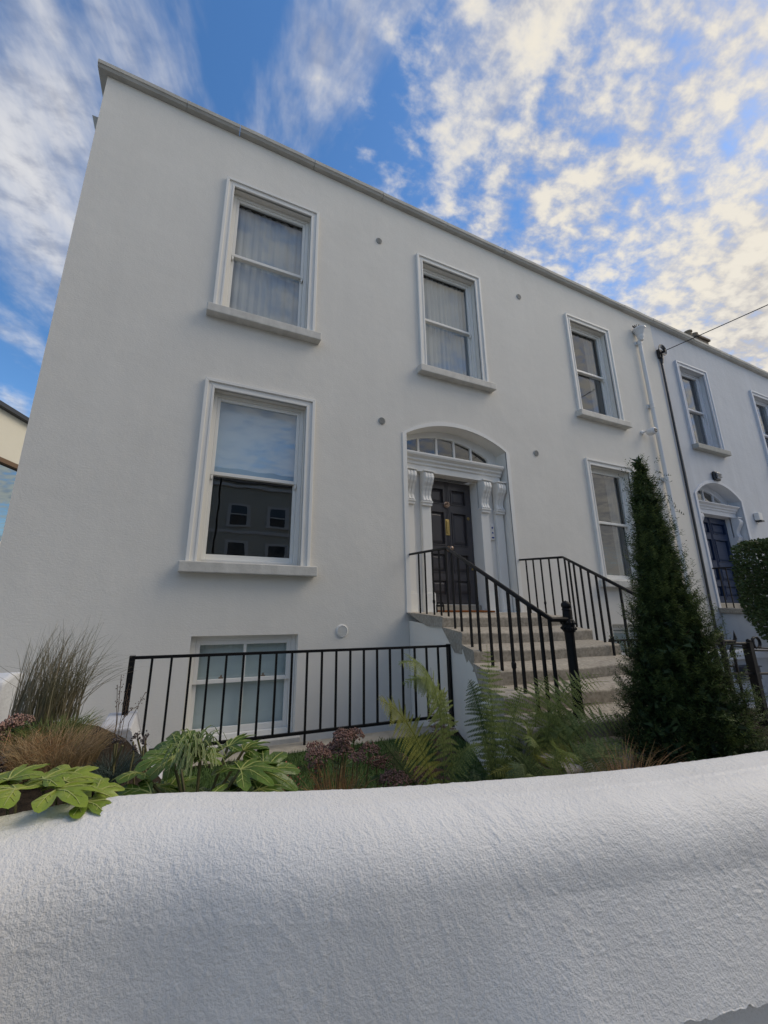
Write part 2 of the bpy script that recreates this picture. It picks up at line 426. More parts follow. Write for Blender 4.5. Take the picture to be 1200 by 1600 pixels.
def window(parent, x0, x1, z0, z1, dress='dark', woodm=GLOSSW, surm=SMOOTH, sillm=SILLM, sill=(.075, .105), aw=.125, split=.5):
    """outer architrave box x0..x1, z0 (top of sill)..z1"""
    w = MB(); ring(w, x0, x1, z0, z1, aw, -.022, .02)
    ring(w, x0-.004, x1+.004, z0, z1+.004, .045, -.045, -.0215)
    ring(w, x0+aw-.03, x1-aw+.03, z0, z1-aw+.03, .03, -.030, -.0215)
    root = w.build('window', surm, parent, bevel=.006)
    s = MB(); s.box(x0-sill[0], x1+sill[0]+.01, -.13, .1, z0-.135, z0-.004)
    s.build('sill', sillm, root, bevel=.012)
    a, b, c, d = x0+aw, x1-aw, z0, z1-aw
    # box frame lining the recess
    f = MB(); fy = .105; fw_ = .055
    sash_frame(f, a+.002, b-.002, c, d-.002, fy, fw_, .05, .045, .10)
    f.build('box_frame', woodm, root, bevel=.004)
    mid = c+(d-c)*split
    a2, b2 = a+fw_, b-fw_
    u = MB(); sash_frame(u, a2+.003, b2-.003, mid-.02, d-.05, fy+.018, .045, .05, .048, .04)
    for xx in (a2+.006, b2-.044):                                   # horns
        u.prism([(xx, mid-.021), (xx+.038, mid-.021), (xx+.030, mid-.075), (xx+.008, mid-.085)], fy+.020, fy+.056, 'y')
    u.build('upper_sash', woodm, root, bevel=.005)
    l = MB(); sash_frame(l, a2+.003, b2-.003, c+.045, mid+.026, fy+.062, .045, .045, .07, .038)
    l.build('lower_sash', woodm, root, bevel=.005)
    for (p, q, r, y) in ((mid+.024, d-.096, 0, fy+.04), (c+.11, mid-.015, 1, fy+.084)):
        g = MB(); g.add([(a2+.046, y, p), (b2-.046, y, p), (b2-.046, y, q), (a2+.046, y, q)], [(0, 1, 2, 3)])
        g.build('pane', GLASS, root, fix=False)
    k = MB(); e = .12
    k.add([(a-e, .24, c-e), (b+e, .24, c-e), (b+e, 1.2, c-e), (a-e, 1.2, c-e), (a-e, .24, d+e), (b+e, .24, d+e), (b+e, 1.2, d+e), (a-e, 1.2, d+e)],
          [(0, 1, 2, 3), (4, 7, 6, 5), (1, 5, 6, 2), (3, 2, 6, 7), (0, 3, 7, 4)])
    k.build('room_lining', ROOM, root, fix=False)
    if dress == 'sheer':
        m = MB(); pleats(m, a+.0, b-.0, c+.02, d-.02, .27, .014, 11, x0)
        m.build('sheer_curtain', CURTAIN, root, smooth=True, fix=False)
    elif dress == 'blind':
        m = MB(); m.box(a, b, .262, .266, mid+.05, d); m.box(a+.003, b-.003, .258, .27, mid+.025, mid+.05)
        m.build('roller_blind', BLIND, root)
    elif dress == 'side':
        m = MB(); pleats(m, b-.36, b, c+.02, d, .28, .016, 4, x0)
        m.build('curtain', GREYCUR, root, smooth=True, fix=False)
    return root

def basement_window(parent, x0, x1, z0, z1, woodm=GLOSSW):
    f = MB(); y = .10; sash_frame(f, x0+.002, x1-.002, z0+.002, z1-.002, y, .06, .06, .06, .09)
    root = f.build('basement_window', woodm, parent, bevel=.004)
    mid = z0+(z1-z0)*.545; xm = (x0+x1)/2
    s = MB(); s.box(x0-.06, x1+.06, -.06, .10, z0-.11, z0-.003); s.build('sill', SILLM, root, bevel=.01)
    u = MB(); sash_frame(u, x0+.063, x1-.063, mid-.018, z1-.063, y+.012, .05, .05, .045, .035); u.box(xm-.017, xm+.017, y+.014, y+.045, mid+.027, z1-.113)
    u.build('upper_sash', woodm, root, bevel=.004)
    l = MB(); sash_frame(l, x0+.063, x1-.063, z0+.063, mid+.022, y+.052, .05, .042, .065, .035); l.box(xm-.017, xm+.017, y+.054, y+.084, z0+.128, mid-.02)
    l.build('lower_sash', woodm, root, bevel=.004)
    for (p, q, yy) in ((mid+.027, z1-.113, y+.03), (z0+.128, mid-.02, y+.07)):
        for (xa, xb) in ((x0+.113, xm-.017), (xm+.017, x1-.113)):
            g = MB(); g.add([(xa, yy, p), (xb, yy, p), (xb, yy, q), (xa, yy, q)], [(0, 1, 2, 3)]); g.build('pane', GLASS, root, fix=False)
    for xx in (x0+.36, x1-.42):
        c = MB(); c.box(xx, xx+.05, y+.04, y+.07, mid+.022, mid+.04); c.lathe([(.012, 0), (.012, .02), (.004, .026)], (xx+.025, y+.05, mid+.04), 8)
        c.build('sash_catch', BRONZE, root)
    b = MB(); b.box(x0, x1, .215, .22, z0, z1); b.build('frosted_screen', FROST, root)
    return root

def console(mb, x, y, zt, w=.17, h=.58, out=.13):
    """S-shaped bracket, side profile swept across w, three ribs on its face"""
    kn = [(0, .118), (.10, .150), (.22, .158), (.36, .135), (.52, .092), (.68, .060), (.82, .048), (.93, .060), (1, .082)]
    def prof(k):
        pts = []
        for i in range(25):
            t = i/24
            for (a_, va), (b_, vb) in zip(kn[:-1], kn[1:]):
                if a_ <= t <= b_+1e-9:
                    q = (t-a_)/(b_-a_); q = q*q*(3-2*q)*.6+q*.4; o_ = va+(vb-va)*q
            pts.append((y-o_-k, zt-.02-t*(h-.10)))
        return pts
    p = prof(0); mb.prism([(y, zt-.02)]+p+[(y, p[-1][1])], x, x+w, 'x')
    for j in range(3):
        xa = x+w*(.06+.32*j); p2 = prof(.009); mb.prism([(y-.004, zt-.021)]+p2+[(y-.004, p2[-1][1]+.001)], xa, xa+w*.22, 'x')
    mb.box(x-.012, x+w+.012, y-.085, y, zt-h+.045, zt-h+.075)
    mb.box(x-.004, x+w+.004, y-.07, y, zt-h, zt-h+.044)
    mb.box(x-.012, x+w+.012, y-out-.03, y, zt-.02, zt)

def doorcase(parent, x0, x1, zb, spring, apex, leafm, white, nfan=5, ydoor=.40, cons=True, zlint=2.08, entab=.29, npil=2):
    w = x1-x0; cx = (x0+x1)/2
    # raised band round the arch
    b = MB(); pts = arc(x0, x1, spring, apex); ptso = arc(x0-.075, x1+.075, spring, apex+.075)
    path_i = [(x0, zb)]+pts+[(x1, zb)]; path_o = [(x0-.075, zb)]+ptso+[(x1+.075, zb)]
    for i in range(len(path_i)-1):
        p, q, P, Q = path_i[i], path_i[i+1], path_o[i], path_o[i+1]
        b.hexa([(p[0], -.014, p[1]), (q[0], -.014, q[1]), (q[0], .012, q[1]), (p[0], .012, p[1]),
                (P[0], -.014, P[1]), (Q[0], -.014, Q[1]), (Q[0], .012, Q[1]), (P[0], .012, P[1])])
    root = b.build('door_surround', white, parent)
    yb = .22
    pw = .175; gap = .155
    # backing panel with pilasters
    k = MB(); xi0, xi1 = (x0+.03+pw*2+gap, x1-.03-pw*2-gap) if npil == 2 else (x0+.03+pw, x1-.03-pw)
    k.box(x0, xi0-.004, yb, yb+.25, zb, zlint); k.box(xi1+.004, x1, yb, yb+.25, zb, zlint)
    k.box(xi0-.004, xi1+.004, ydoor+.07, ydoor+.25, zlint-.02, zlint+.01)
    k.build('door_frame', white, root)
    for xx in sorted({x0+.03, xi0-pw, xi1, x1-.03-pw} if npil == 2 else {xi0-pw, xi1}):
        p = MB(); p.box(xx, xx+pw, yb-.065, yb, zb+.30, zlint-(.5 if cons else 0)); p.box(xx-.012, xx+pw+.012, yb-.08, yb, zb, zb+.28); p.box(xx-.006, xx+pw+.006, yb-.072, yb, zb+.28, zb+.30)
        p.build('pilaster', white, root, bevel=.006)
        if cons:
            c = MB(); console(c, xx, yb-.03, zlint, pw); c.build('console_bracket', white, root)
    e = MB()
    prof = [(yb, zlint), (yb-.085, zlint), (yb-.085, zlint+.10), (yb-.11, zlint+.115), (yb-.11, zlint+.15), (yb-.145, zlint+.175), (yb-.145, zlint+.205),
            (yb-.195, zlint+.24), (yb-.205, zlint+.265), (yb-.205, zlint+entab), (yb+.1, zlint+entab), (yb+.1, zlint)]
    e.prism(prof, x0+.002, x1-.06); e.build('entablature', white, root)
    # soffit over the door
    # fanlight
    zf = zlint+entab
    fx0, fx1 = x0+.02, x1-.20
    fy = yb+.03
    fr = MB(); fa = arc(x0+.02, x1-.02, spring-.02, apex-.05)
    fi = arc(x0-.05, x1-.16, spring-.10, apex-.13)
    inner = [(max(fx0, min(fx1, p[0])), max(zf+.0, p[1])) for p in fi]
    for i in range(len(fa)-1):
        p, q, P, Q = inner[i], inner[i+1], pts[i], pts[i+1]
        fr.hexa([(p[0], fy, p[1]), (q[0], fy, q[1]), (q[0], fy+.05, q[1]), (p[0], fy+.05, p[1]),
                 (P[0], fy, P[1]), (Q[0], fy, Q[1]), (Q[0], fy+.05, Q[1]), (P[0], fy+.05, P[1])])
    fr.box(x0, x1, fy+.002, fy+.048, zf-.05, zf+.045)
    fr.box(x0, fx0, fy+.001, fy+.049, zf-.05, spring+.01); fr.box(fx1, x1, fy+.001, fy+.049, zf-.05, spring+.01)
    fr.build('fanlight_frame', white, root)
    def fz(x):
        for a_, b_ in zip(fi[:-1], fi[1:]):
            if a_[0] <= x <= b_[0]: return a_[1]+(b_[1]-a_[1])*(x-a_[0])/(b_[0]-a_[0])
        return zf
    xs = [fx0+(fx1-fx0)*i/nfan for i in range(nfan+1)]
    for x in xs[1:-1]:
        bars = MB(); bars.box(x-.018, x+.018, fy+.004, fy+.040, zf+.04, max(zf+.06, fz(x)+.01)); bars.build('glazing_bar', white, root)
    for i in range(nfan):
        sub = [xs[i]+(xs[i+1]-xs[i])*j/4 for j in range(5)]
        g = MB()
        for s0, s1 in zip(sub[:-1], sub[1:]):
            g.add([(s0, fy+.025, zf+.03), (s1, fy+.025, zf+.03), (s1, fy+.025, max(zf+.035, fz(s1)+.01)), (s0, fy+.025, max(zf+.035, fz(s0)+.01))], [(0, 1, 2, 3)])
        g.build('fanlight_pane', GLASS, root, fix=False)
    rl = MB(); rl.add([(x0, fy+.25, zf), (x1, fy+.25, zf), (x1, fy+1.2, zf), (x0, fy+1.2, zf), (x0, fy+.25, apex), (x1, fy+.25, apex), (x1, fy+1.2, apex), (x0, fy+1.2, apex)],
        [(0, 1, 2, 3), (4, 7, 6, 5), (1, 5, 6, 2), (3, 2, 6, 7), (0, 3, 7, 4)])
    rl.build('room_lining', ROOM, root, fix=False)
    # door leaf
    zl = zlint-.02; l = MB(); lx0, lx1 = xi0+.006, xi1-.006; zt = zl-.006; zb2 = zb+.115
    y = ydoor; st = .115; lw = lx1-lx0; cst = .15
    pan = []
    for (pa, pb) in ((zt-.42, zt-.13), (zb2+.98, zt-.55), (zb2+.52, zb2+.84), (zb2+.14, zb2+.40)):
        for (xa, xb) in ((lx0+st, cx-cst/2), (cx+cst/2, lx1-st)): pan.append((xa, xb, pa, pb))
    xs = sorted({lx0, lx1, *[p[0] for p in pan], *[p[1] for p in pan]}); zs = sorted({zb2, zt, *[p[2] for p in pan], *[p[3] for p in pan]})
    for i in range(len(xs)-1):
        for j in range(len(zs)-1):
            xm, zm = (xs[i]+xs[i+1])/2, (zs[j]+zs[j+1])/2
            if not any(p[0] < xm < p[1] and p[2] < zm < p[3] for p in pan):
                l.box(xs[i], xs[i+1], y, y+.05, zs[j], zs[j+1])
    l.box(cx-.006, cx+.006, y-.008, y+.001, zb2+.02, zt-.01); l.box(cx-.035, cx-.026, y-.006, y+.001, zb2+.02, zt-.01); l.box(cx+.026, cx+.035, y-.006, y+.001, zb2+.02, zt-.01)
    l.box(lx0+.005, lx1-.005, y-.04, y+.0005, zb2+.01, zb2+.07)
    door = l.build('door', leafm, parent, fix=True)
    for (xa, xb, pa, pb) in pan:
        q = MB(); m_ = .028
        q.hexa([(xa+m_, y+.030, pa+m_), (xb-m_, y+.030, pa+m_), (xb-m_, y+.045, pa+m_), (xa+m_, y+.045, pa+m_), (xa+m_, y+.030, pb-m_), (xb-m_, y+.030, pb-m_), (xb-m_, y+.045, pb-m_), (xa+m_, y+.045, pb-m_)])
        i2 = .075
        q.add([(xa+m_, y+.030, pa+m_), (xb-m_, y+.030, pa+m_), (xb-m_, y+.030, pb-m_), (xa+m_, y+.030, pb-m_), (xa+i2, y+.012, pa+i2), (xb-i2, y+.012, pa+i2), (xb-i2, y+.012, pb-i2), (xa+i2, y+.012, pb-i2)],
              [(4, 5, 6, 7), (0, 1, 5, 4), (1, 2, 6, 5), (2, 3, 7, 6), (3, 0, 4, 7)])
        q.box(xa, xb, y+.038, y+.05, pa, pb)
        for (u0, u1, w0, w1) in ((xa, xa+.016, pa, pb), (xb-.016, xb, pa, pb), (xa+.016, xb-.016, pa, pa+.016), (xa+.016, xb-.016, pb-.016, pb)):
            q.box(u0, u1, y-.012, y+.04, w0, w1)
        q.build('panel', leafm, door, fix=True)
    t = MB(); t.box(lx0, lx1, y-.10, y+.06, zb, zb+.105); t.build('threshold', KERBM, root, bevel=.008)
    return root, door

# --- the big white house
HX0, HX1 = -1.83, 10.62
house = thing('white_house', 'large two storey white rendered house with dark panelled arched front door', 'house')
WIN = [(-.045, 1.47, 3.99, 6.415, 'sheer'), (3.43, 4.92, 3.945, 6.39, 'sheer'), (7.34, 8.79, 3.915, 6.345, 'side'),
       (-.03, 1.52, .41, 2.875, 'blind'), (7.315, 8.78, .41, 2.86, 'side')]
BAS = [(.125, 1.41, -1.62, -.455), (7.42, 8.7, -1.6, -.40)]
AW = .125
ops = [(w[0]+AW, w[1]-AW, w[2]-.004, w[3]-AW, .21) for w in WIN]+[(b[0], b[1], b[2], b[3], .20) for b in BAS]
DX0, DX1, DSP, DAP = 3.10, 5.21, 2.645, 2.93
ops.append((DX0, DX1, -.185, DAP, .42))
facade(house, HX0, HX1, -1.9, ops, [(DX0, DSP)], RENDER)
side = MB()
side.add([(HX0, 0, -1.9), (HX0, 9, -1.9), (HX0, 9, 7.3), (HX0, 0, ztop(HX0))], [(0, 3, 2, 1)])
side.add([(HX0, 9, -1.9), (HX1, 9, -1.9), (HX1, 9, 7.2), (HX0, 9, 7.3)], [(0, 3, 2, 1)])
side.build('side_wall', RENDER, house, fix=False)
rf = MB(); rf.add([(HX0, .32, 7.0), (HX1, .32, 6.8), (HX1, 9, 6.8), (HX0, 9, 7.0)], [(0, 1, 2, 3)]); rf.build('roof', ROOFM, house, fix=False)
# coping stones
def coping(parent, xs, m, ov=.10):
    for i in range(len(xs)-1):
        a, b = xs[i]+.004, xs[i+1]-.004
        j = rng.normal(0, .004, 3); ya, yb = -ov+j[0], .34
        za, zb_ = ztop(a)+j[1], ztop(b)+j[1]
        t = .125+j[2]*.5
        mb = MB()
        prof = lambda x, z: [(x, .0, z-.001), (x, ya+.03, z-.001), (x, ya+.012, z+.035), (x, ya, z+.04), (x, ya+.004, z+t-.014), (x, ya+.02, z+t), (x, yb, z+t+.03), (x, yb, z-.001)]
        n = 10; rings = []
        for k in range(n+1):
            x = a+(b-a)*k/n; zz = za+(zb_-za)*k/n
            rings.append([(p[0], p[1]+.003*noise.noise((x*2.3, p[2]*3, 1)), p[2]+.004*noise.noise((x*1.7, p[1]*3, 5))) for p in prof(x, zz)])
        for r_ in rings: mb.v.extend(r_)
        q = 8
        for k in range(n):
            for e in range(q): mb.f.append((k*q+e, k*q+(e+1) % q, (k+1)*q+(e+1) % q, (k+1)*q+e))
        mb.f.append(tuple(range(q))); mb.f.append(tuple(n*q+e for e in range(q-1, -1, -1)))
        mb.build('coping_stone', m, parent)
coping(house, [-1.95, -.74, .07, 1.35, 2.70, 4.15, 5.63, 6.9, 8.3, 9.5, HX1], COPEM)
mb = MB()      # coping of the return wall, showing past the corner
mb.box(-1.925, -1.60, .30, 9, 7.46, 7.56); mb.build('return_coping', COPEM, house, bevel=.012)
mb = MB(); mb.hexa([(-1.87, .10, 6.63), (-1.75, .10, 6.63), (-1.75, .30, 6.63), (-1.87, .30, 6.63), (-1.935, .08, 6.70), (-1.75, .08, 6.70), (-1.75, .33, 6.70), (-1.935, .33, 6.70)])
mb.build('side_bracket', COPEM, house)
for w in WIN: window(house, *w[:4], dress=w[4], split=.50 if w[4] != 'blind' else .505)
for b in BAS: basement_window(house, *b)
dc, door = doorcase(house, DX0, DX1, -.185, DSP, DAP, DOORM, SMOOTH)
# door furniture (front face of the leaf is y = .40)
dcx = (DX0+DX1)/2-.03
mb = MB(); mb.lathe([(.058, 0), (.055, -.014), (.03, -.02)], (dcx, .398, 1.625), 18, 'y'); mb.lathe([(.016, 0), (.02, -.04), (.012, -.05)], (dcx, .38, 1.655), 10, 'y')
mb.tube([(dcx+.038*sin(a), .352, 1.625-.038*cos(a)) for a in [i*2*pi/14 for i in range(15)]], .009, 6, False); mb.build('knocker', BRONZE, door)
mb = MB(); mb.box(dcx-.045, dcx+.045, .386, .399, 1.085, 1.365); mb.box(dcx-.022, dcx+.022, .374, .387, 1.115, 1.335); mb.build('letterbox', BRASS, door, bevel=.004)
mb = MB(); mb.lathe([(.05, 0), (.05, -.008), (.016, -.014), (.015, -.045), (.034, -.052), (.044, -.072), (.038, -.094), (.015, -.104)], (dcx+.01, .399, .855), 20, 'y'); mb.build('door_knob', BRONZE, door, smooth=True)
mb = MB(); mb.lathe([(.028, 0), (.026, -.01), (.012, -.012)], (DX1-.62, .399, 1.42), 14, 'y'); mb.build('door_lock', BRASS, door)
mb = MB(); mb.lathe([(.02, 0), (.018, -.01), (.008, -.012)], (DX1-.60, .399, .52), 14, 'y'); mb.build('door_lock', BRASS, door)
# intercom on the right of the doorway
ic = MB(); ic.box(4.865, 4.975, .186, .219, 1.03, 1.31); ic_o = ic.build('intercom', PVC, house, bevel=.006)
mb = MB(); mb.lathe([(.018, 0), (.016, -.006)], (4.93, .186, 1.25), 12, 'y'); mb.lathe([(.014, 0), (.013, -.006)], (4.93, .186, 1.16), 12, 'y'); mb.box(4.905, 4.955, .182, .186, 1.06, 1.085); mb.build('button', mat('blue_button', (.03, .06, .25), .3), ic_o)
# vents
def vent(x, z, r, m=GREYV, slat=False):
    v = MB(); v.lathe([(r, 0), (r, -.012), (r*.82, -.018), (r*.8, -.006), (.001, -.006)], (x, 0, z), 20, 'y')
    o = v.build('wall_vent', m, house)
    s = MB()
    for i in range(-3, 4):
        h = i*r*.2; w = sqrt(max(0, (r*.78)**2-h*h)); s.box(x-w, x+w, -.016, -.004, z+h-r*.045, z+h+r*.045)
    s.build('louvre', m, o)
for (x, z) in ((2.64, 6.35), (5.99, 6.325), (2.655, 2.775), (5.975, 2.755)): vent(x, z, .062)
vent(2.015, -.425, .085, SMOOTH)
# rainwater pipe
dp = MB(); dp.tube([(9.86, -.075, 6.30), (9.86, -.075, -1.2)], .042, 14); pipe = dp.build('downpipe', PVC, house, smooth=False)
for zz in (6.28, 4.55, 2.72, .9):
    q = MB(); q.lathe([(.047, 0), (.052, .012), (.047, .024), (.047, .10), (.052, .112), (.047, .124)], (9.86, -.075, zz-.07), 16); q.box(9.79, 9.93, -.03, -.001, zz-.04, zz+.05); q.build('pipe_collar', PVC, pipe)
q = MB(); q.lathe([(.052, -.16), (.058, -.12), (.07, -.08), (.075, -.02), (.11, .09), (.125, .13), (.135, .14), (.135, .18), (.12, .185)], (9.86, -.12, 6.47), 20); q.build('hopper', PVC, pipe)
q = MB()
for i in range(14):
    a = rng.uniform(0, 6.28); q.tube([(9.80, -.1, 6.64), (9.80+.04*cos(a), -.1+.04*sin(a), 6.68+.05*rng.random()), (9.80+.08*cos(a), -.1+.07*sin(a), 6.68+.07*rng.random())], .006, 4)
tag(q.build('moss_tuft', mat('dead_moss', (.02, .017, .014), .9)), 'small dark tuft of dead moss on top of the pipe hopper', 'moss')

# --- neighbour
nb = thing('neighbour_house', 'cooler white rendered terraced house with blue arched door on the right', 'house')
NX0, NX1 = HX1, 21
NW = [(11.37, 12.76, 3.86, 6.225, 'side'), (14.99, 16.4, 3.78, 6.19, 'dark'), (14.99, 16.4, .36, 2.75, 'dark'), (18.5, 19.9, 3.75, 6.15, 'dark')]
ops = [(w[0]+AW, w[1]-AW, w[2]-.004, w[3]-AW, .21) for w in NW]
EX0, EX1, ESP, EAP = 11.08, 13.0, 2.56, 2.92
ops.append((EX0, EX1, -.09, EAP, .42))
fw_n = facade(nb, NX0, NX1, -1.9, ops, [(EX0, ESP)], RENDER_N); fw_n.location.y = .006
s = MB(); s.add([(NX1, 0, -1.9), (NX1, 9, -1.9), (NX1, 9, 7), (NX1, 0, ztop(NX1))], [(0, 1, 2, 3)]); s.add([(NX0, 9, -1.9), (NX1, 9, -1.9), (NX1, 9, 7), (NX0, 9, 7)], [(0, 3, 2, 1)]); s.build('side_wall', RENDER_N, nb, fix=False)
rf = MB(); rf.add([(NX0, .32, 6.8), (NX1, .32, 6.6), (NX1, 9, 6.6), (NX0, 9, 6.8)], [(0, 1, 2, 3)]); rf.build('roof', ROOFM, nb, fix=False)
coping(nb, [HX1, 12.4, 14.2, 16., 17.8, 19.4, NX1], COPEM)
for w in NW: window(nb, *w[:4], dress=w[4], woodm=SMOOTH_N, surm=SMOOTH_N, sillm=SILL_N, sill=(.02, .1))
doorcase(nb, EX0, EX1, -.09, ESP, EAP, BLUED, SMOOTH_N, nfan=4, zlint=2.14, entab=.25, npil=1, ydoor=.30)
# chimney on the neighbour's roof
ch = MB(); ch.box(15.3, 16.05, 1.0, 1.5, 6.5, 8.86); ch.box(15.25, 16.10, .95, 1.55, 8.86, 8.95); stack = ch.build('chimney', STOPC, nb, bevel=.02)
for xx, yy in ((15.48, 1.25), (15.82, 1.25)):
    q = MB(); q.lathe([(.12, 0), (.105, .07), (.095, .25), (.12, .28), (.12, .33), (.09, .33)], (xx, yy, 8.95), 14); q.build('chimney_pot', mat('pot_clay', (.22, .17, .11), .8), stack)

# --- house across the street (its front shows in the window glass)
def opposite(x0, x1, label):
    o = thing('opposite_house', label, 'house', 'terrace across the street')
    y = -15.1
    f = MB(); f.box(x0, x1, y-8, y, -1.4, 6.0); f.build('wall', CREAM, o)
    c = MB(); c.box(x0, x1, y+.001, y+.14, 5.72, 5.86); c.box(x0, x1, y+.001, y+.06, 3.25, 3.4); c.build('string_course', SMOOTH, o)
    r = MB(); r.prism([(y+.15, 6.0), (y-4, 8.0), (y-8.1, 6.0)], x0, x1, 'x'); r.build('roof', ROOFM, o)
    w = (x1-x0)
    k = int(w/2.0)
    for i in range(k):
        xm = x0+w*(i+.5)/k
        for (za, zb_) in ((3.7, 4.75), (.6, 2.7)):
            g = MB(); ring(g, xm-.58, xm+.58, za, zb_+.12, .12, y+.002, y+.05) if False else None
            g.box(xm-.58, xm-.46, y+.002, y+.06, za, zb_+.12); g.box(xm+.46, xm+.58, y+.002, y+.06, za, zb_+.12); g.box(xm-.46, xm+.46, y+.002, y+.06, zb_, zb_+.12); g.box(xm-.62, xm+.62, y+.002, y+.1, za-.1, za-.002)
            wo = g.build('window', SMOOTH, o)
            p = MB(); p.box(xm-.46, xm+.46, y+.004, y+.02, za, zb_); p.build('pane', mat_darkglass, wo)
            q = MB(); q.box(xm-.46, xm+.46, y+.021, y+.05, (za+zb_)/2-.03, (za+zb_)/2+.03); q.box(xm-.46, xm-.41, y+.021, y+.045, za, zb_); q.box(xm+.41, xm+.46, y+.021, y+.045, za, zb_); q.build('sash_rail', SMOOTH, wo)
mat_darkglass = mat('dark_glass', (.04, .045, .05), .05, .8)
opposite(-16, -7.7, 'cream two storey terraced house across the street, leftmost')
opposite(-7.6, 1.1, 'cream two storey terraced house across the street facing the tall grass')
opposite(1.2, 9.6, 'cream two storey terraced house across the street facing the dark front door')
opposite(9.7, 18, 'cream two storey terraced house across the street facing the blue door')
opposite(18.1, 27, 'cream two storey terraced house across the street, rightmost')

# --- modern building behind, far left
mod = thing('modern_building', 'cream modern building with dark roof edge and large glazing behind the white house', 'building')
A = Vector((-7.082, 11.762, 0)); B = Vector((-6.615, 13.124, 0)); dr = (B-A).normalized(); nr = Vector((dr.y, -dr.x, 0))
def mod_block(s0, s1, z0, z1, out, thick=.3):
    p0 = A+dr*s0; p1 = A+dr*s1; v = []
    for z in (z0, z1):
        for (p, n_) in ((p0, out), (p1, out), (p1, out-thick), (p0, out-thick)):
            q = p+nr*n_; v.append((q.x, q.y, z))
    return v
mb = MB(); mb.hexa(mod_block(-6, 8, 4.95, 6.7, 0, 6)); mb.hexa(mod_block(-6, 8, -1.4, 1.9, 0, .3)); mb.hexa(mod_block(7.0, 8, 1.9, 4.95, 0, 6)); mb.hexa(mod_block(-6, -5.4, 1.9, 4.95, 0, 6)); mb.hexa(mod_block(-6, 8, -1.4, 4.95, -5.7, .3)); mb.build('wall', CREAM, mod)
mb = MB(); mb.hexa(mod_block(-6.2, 8.2, 6.7, 6.86, .22, 6.5)); mb.build('roof', SLATEB, mod)
mb = MB(); mb.hexa(mod_block(-5.4, 7, 4.78, 4.948, .04, .7)); mb.build('soffit', WOODS, mod)
mb = MB()
mb.hexa(mod_block(-5.4, 7, 1.9, 4.78, -.12, .04)); mb.build('glazing', mat('sky_glass', (.30, .36, .38), .02, .9, metal=1.), mod)

# ------------------------------------------------------------------ steps up to the door
steps = thing('entrance_steps', 'worn granite steps fanning down from the dark front door', 'steps')
NOS = [(-1.25, -.185, 2.74, 4.66), (-1.87, -.300, 2.50, 4.30), (-2.26, -.408, 2.30, 4.145), (-2.60, -.510, 2.13, 3.99), (-2.87, -.612, 2.0, 3.86), (-3.12, -.72, 1.92, 3.72), (-3.38, -.83, 1.9, 3.3)]
def step_slab(k):
    y1, z, l1, r1 = NOS[k]
    if k == 0: y0, l0, r0_ = -.004, 3.02, 5.42
    else:
        y0 = NOS[k-1][0]+.03; t = (y0-NOS[k-1][0])/(y1-NOS[k-1][0])
        l0, r0_ = NOS[k-1][2]-.0, NOS[k-1][3]
    n = 46; m_rows = 12; h = .20 if k else .115
    P = []
    for i in range(n+1):
        t = i/n; xf = l1+(r1-l1)*t; xb = l0+(r0_-l0)*t
        prof = []
        for j in range(m_rows):
            s = j/(m_rows-1); prof.append((s, 0., 0.))
        pts = []
        for j in range(m_rows):
            s = j/(m_rows-1); pts.append((xb+(xf-xb)*s, y0+(y1+.018-y0)*s, z))
        c = (y1+.018, z-.018)
        for a in (35, 65, 90):
            pts.append((xf, c[0]-.018*sin(radians(a)), c[1]+.018*cos(radians(a))))
        for q in (.35, .7, 1.0): pts.append((xf, y1+.012*q, z-.018-(h-.018)*q))
        pts.append((xb+(xf-xb)*.6, y0+(y1-y0)*.6, z-h-.02))
        out = []
        wear = .014*math.exp(-((t-.5)/.28)**2) if k else .006*math.exp(-((t-.5)/.28)**2)
        for jj, p in enumerate(pts):
            nz = noise.noise((p[0]*2.2+k*7, p[1]*2.2, p[2]*2.2))*.009+noise.noise((p[0]*9+k*7, p[1]*9, p[2]*9))*.004
            ed = 1 if 6 < jj < m_rows+4 else .4
            out.append((p[0]+(noise.noise((p[1]*7, k*3.1, p[2]*9))*.012 if i in (0, n) else 0), p[1]+nz*.8, p[2]+nz*.55-wear*ed))
        P.append(out)
    q = len(P[0]); mb = MB()
    for r_ in P: mb.v.extend(r_)
    for i in range(n):
        for j in range(q-1): mb.f.append((i*q+j, i*q+j+1, (i+1)*q+j+1, (i+1)*q+j))
    mb.f.append(tuple(range(q))); mb.f.append(tuple(n*q+j for j in range(q-1, -1, -1)))
    mb.build('step', GRANITE, steps)
for k in range(len(NOS)): step_slab(k)
# plastered side of the flight under the stones
def flank(xo, side):
    mb = MB(); top = []
    src = [(-.006, -.30, (3.06 if side < 0 else 5.36))]
    for (y, z, l, r_) in NOS: src.append((y+.10, z-.13 if y < -1.3 else z-.118, (l if side < 0 else r_)-side*.045))
    src.append((NOS[-1][0]+.02, NOS[-1][1]-.19, (NOS[-1][2] if side < 0 else NOS[-1][3])-side*.045))
    for a_, b_ in zip(src[:-1], src[1:]):
        x0, x1 = a_[2], b_[2]; t = -side*.12
        mb.hexa([(x0, a_[0], -1.8), (x0+t, a_[0], -1.8), (x1+t, b_[0], -1.8), (x1, b_[0], -1.8), (x0, a_[0], a_[1]), (x0+t, a_[0], a_[1]), (x1+t, b_[0], b_[1]), (x1, b_[0], b_[1])])
    mb.build('side_wall', RENDER, steps)
flank(0, -1); flank(0, 1)
m = MB(); m.box(3.66, 4.66, -.02, .21, -.183, -.158); tag(m.build('doormat', TERRA, bevel=.004), 'thin rust coloured doormat at the foot of the dark front door', 'doormat')
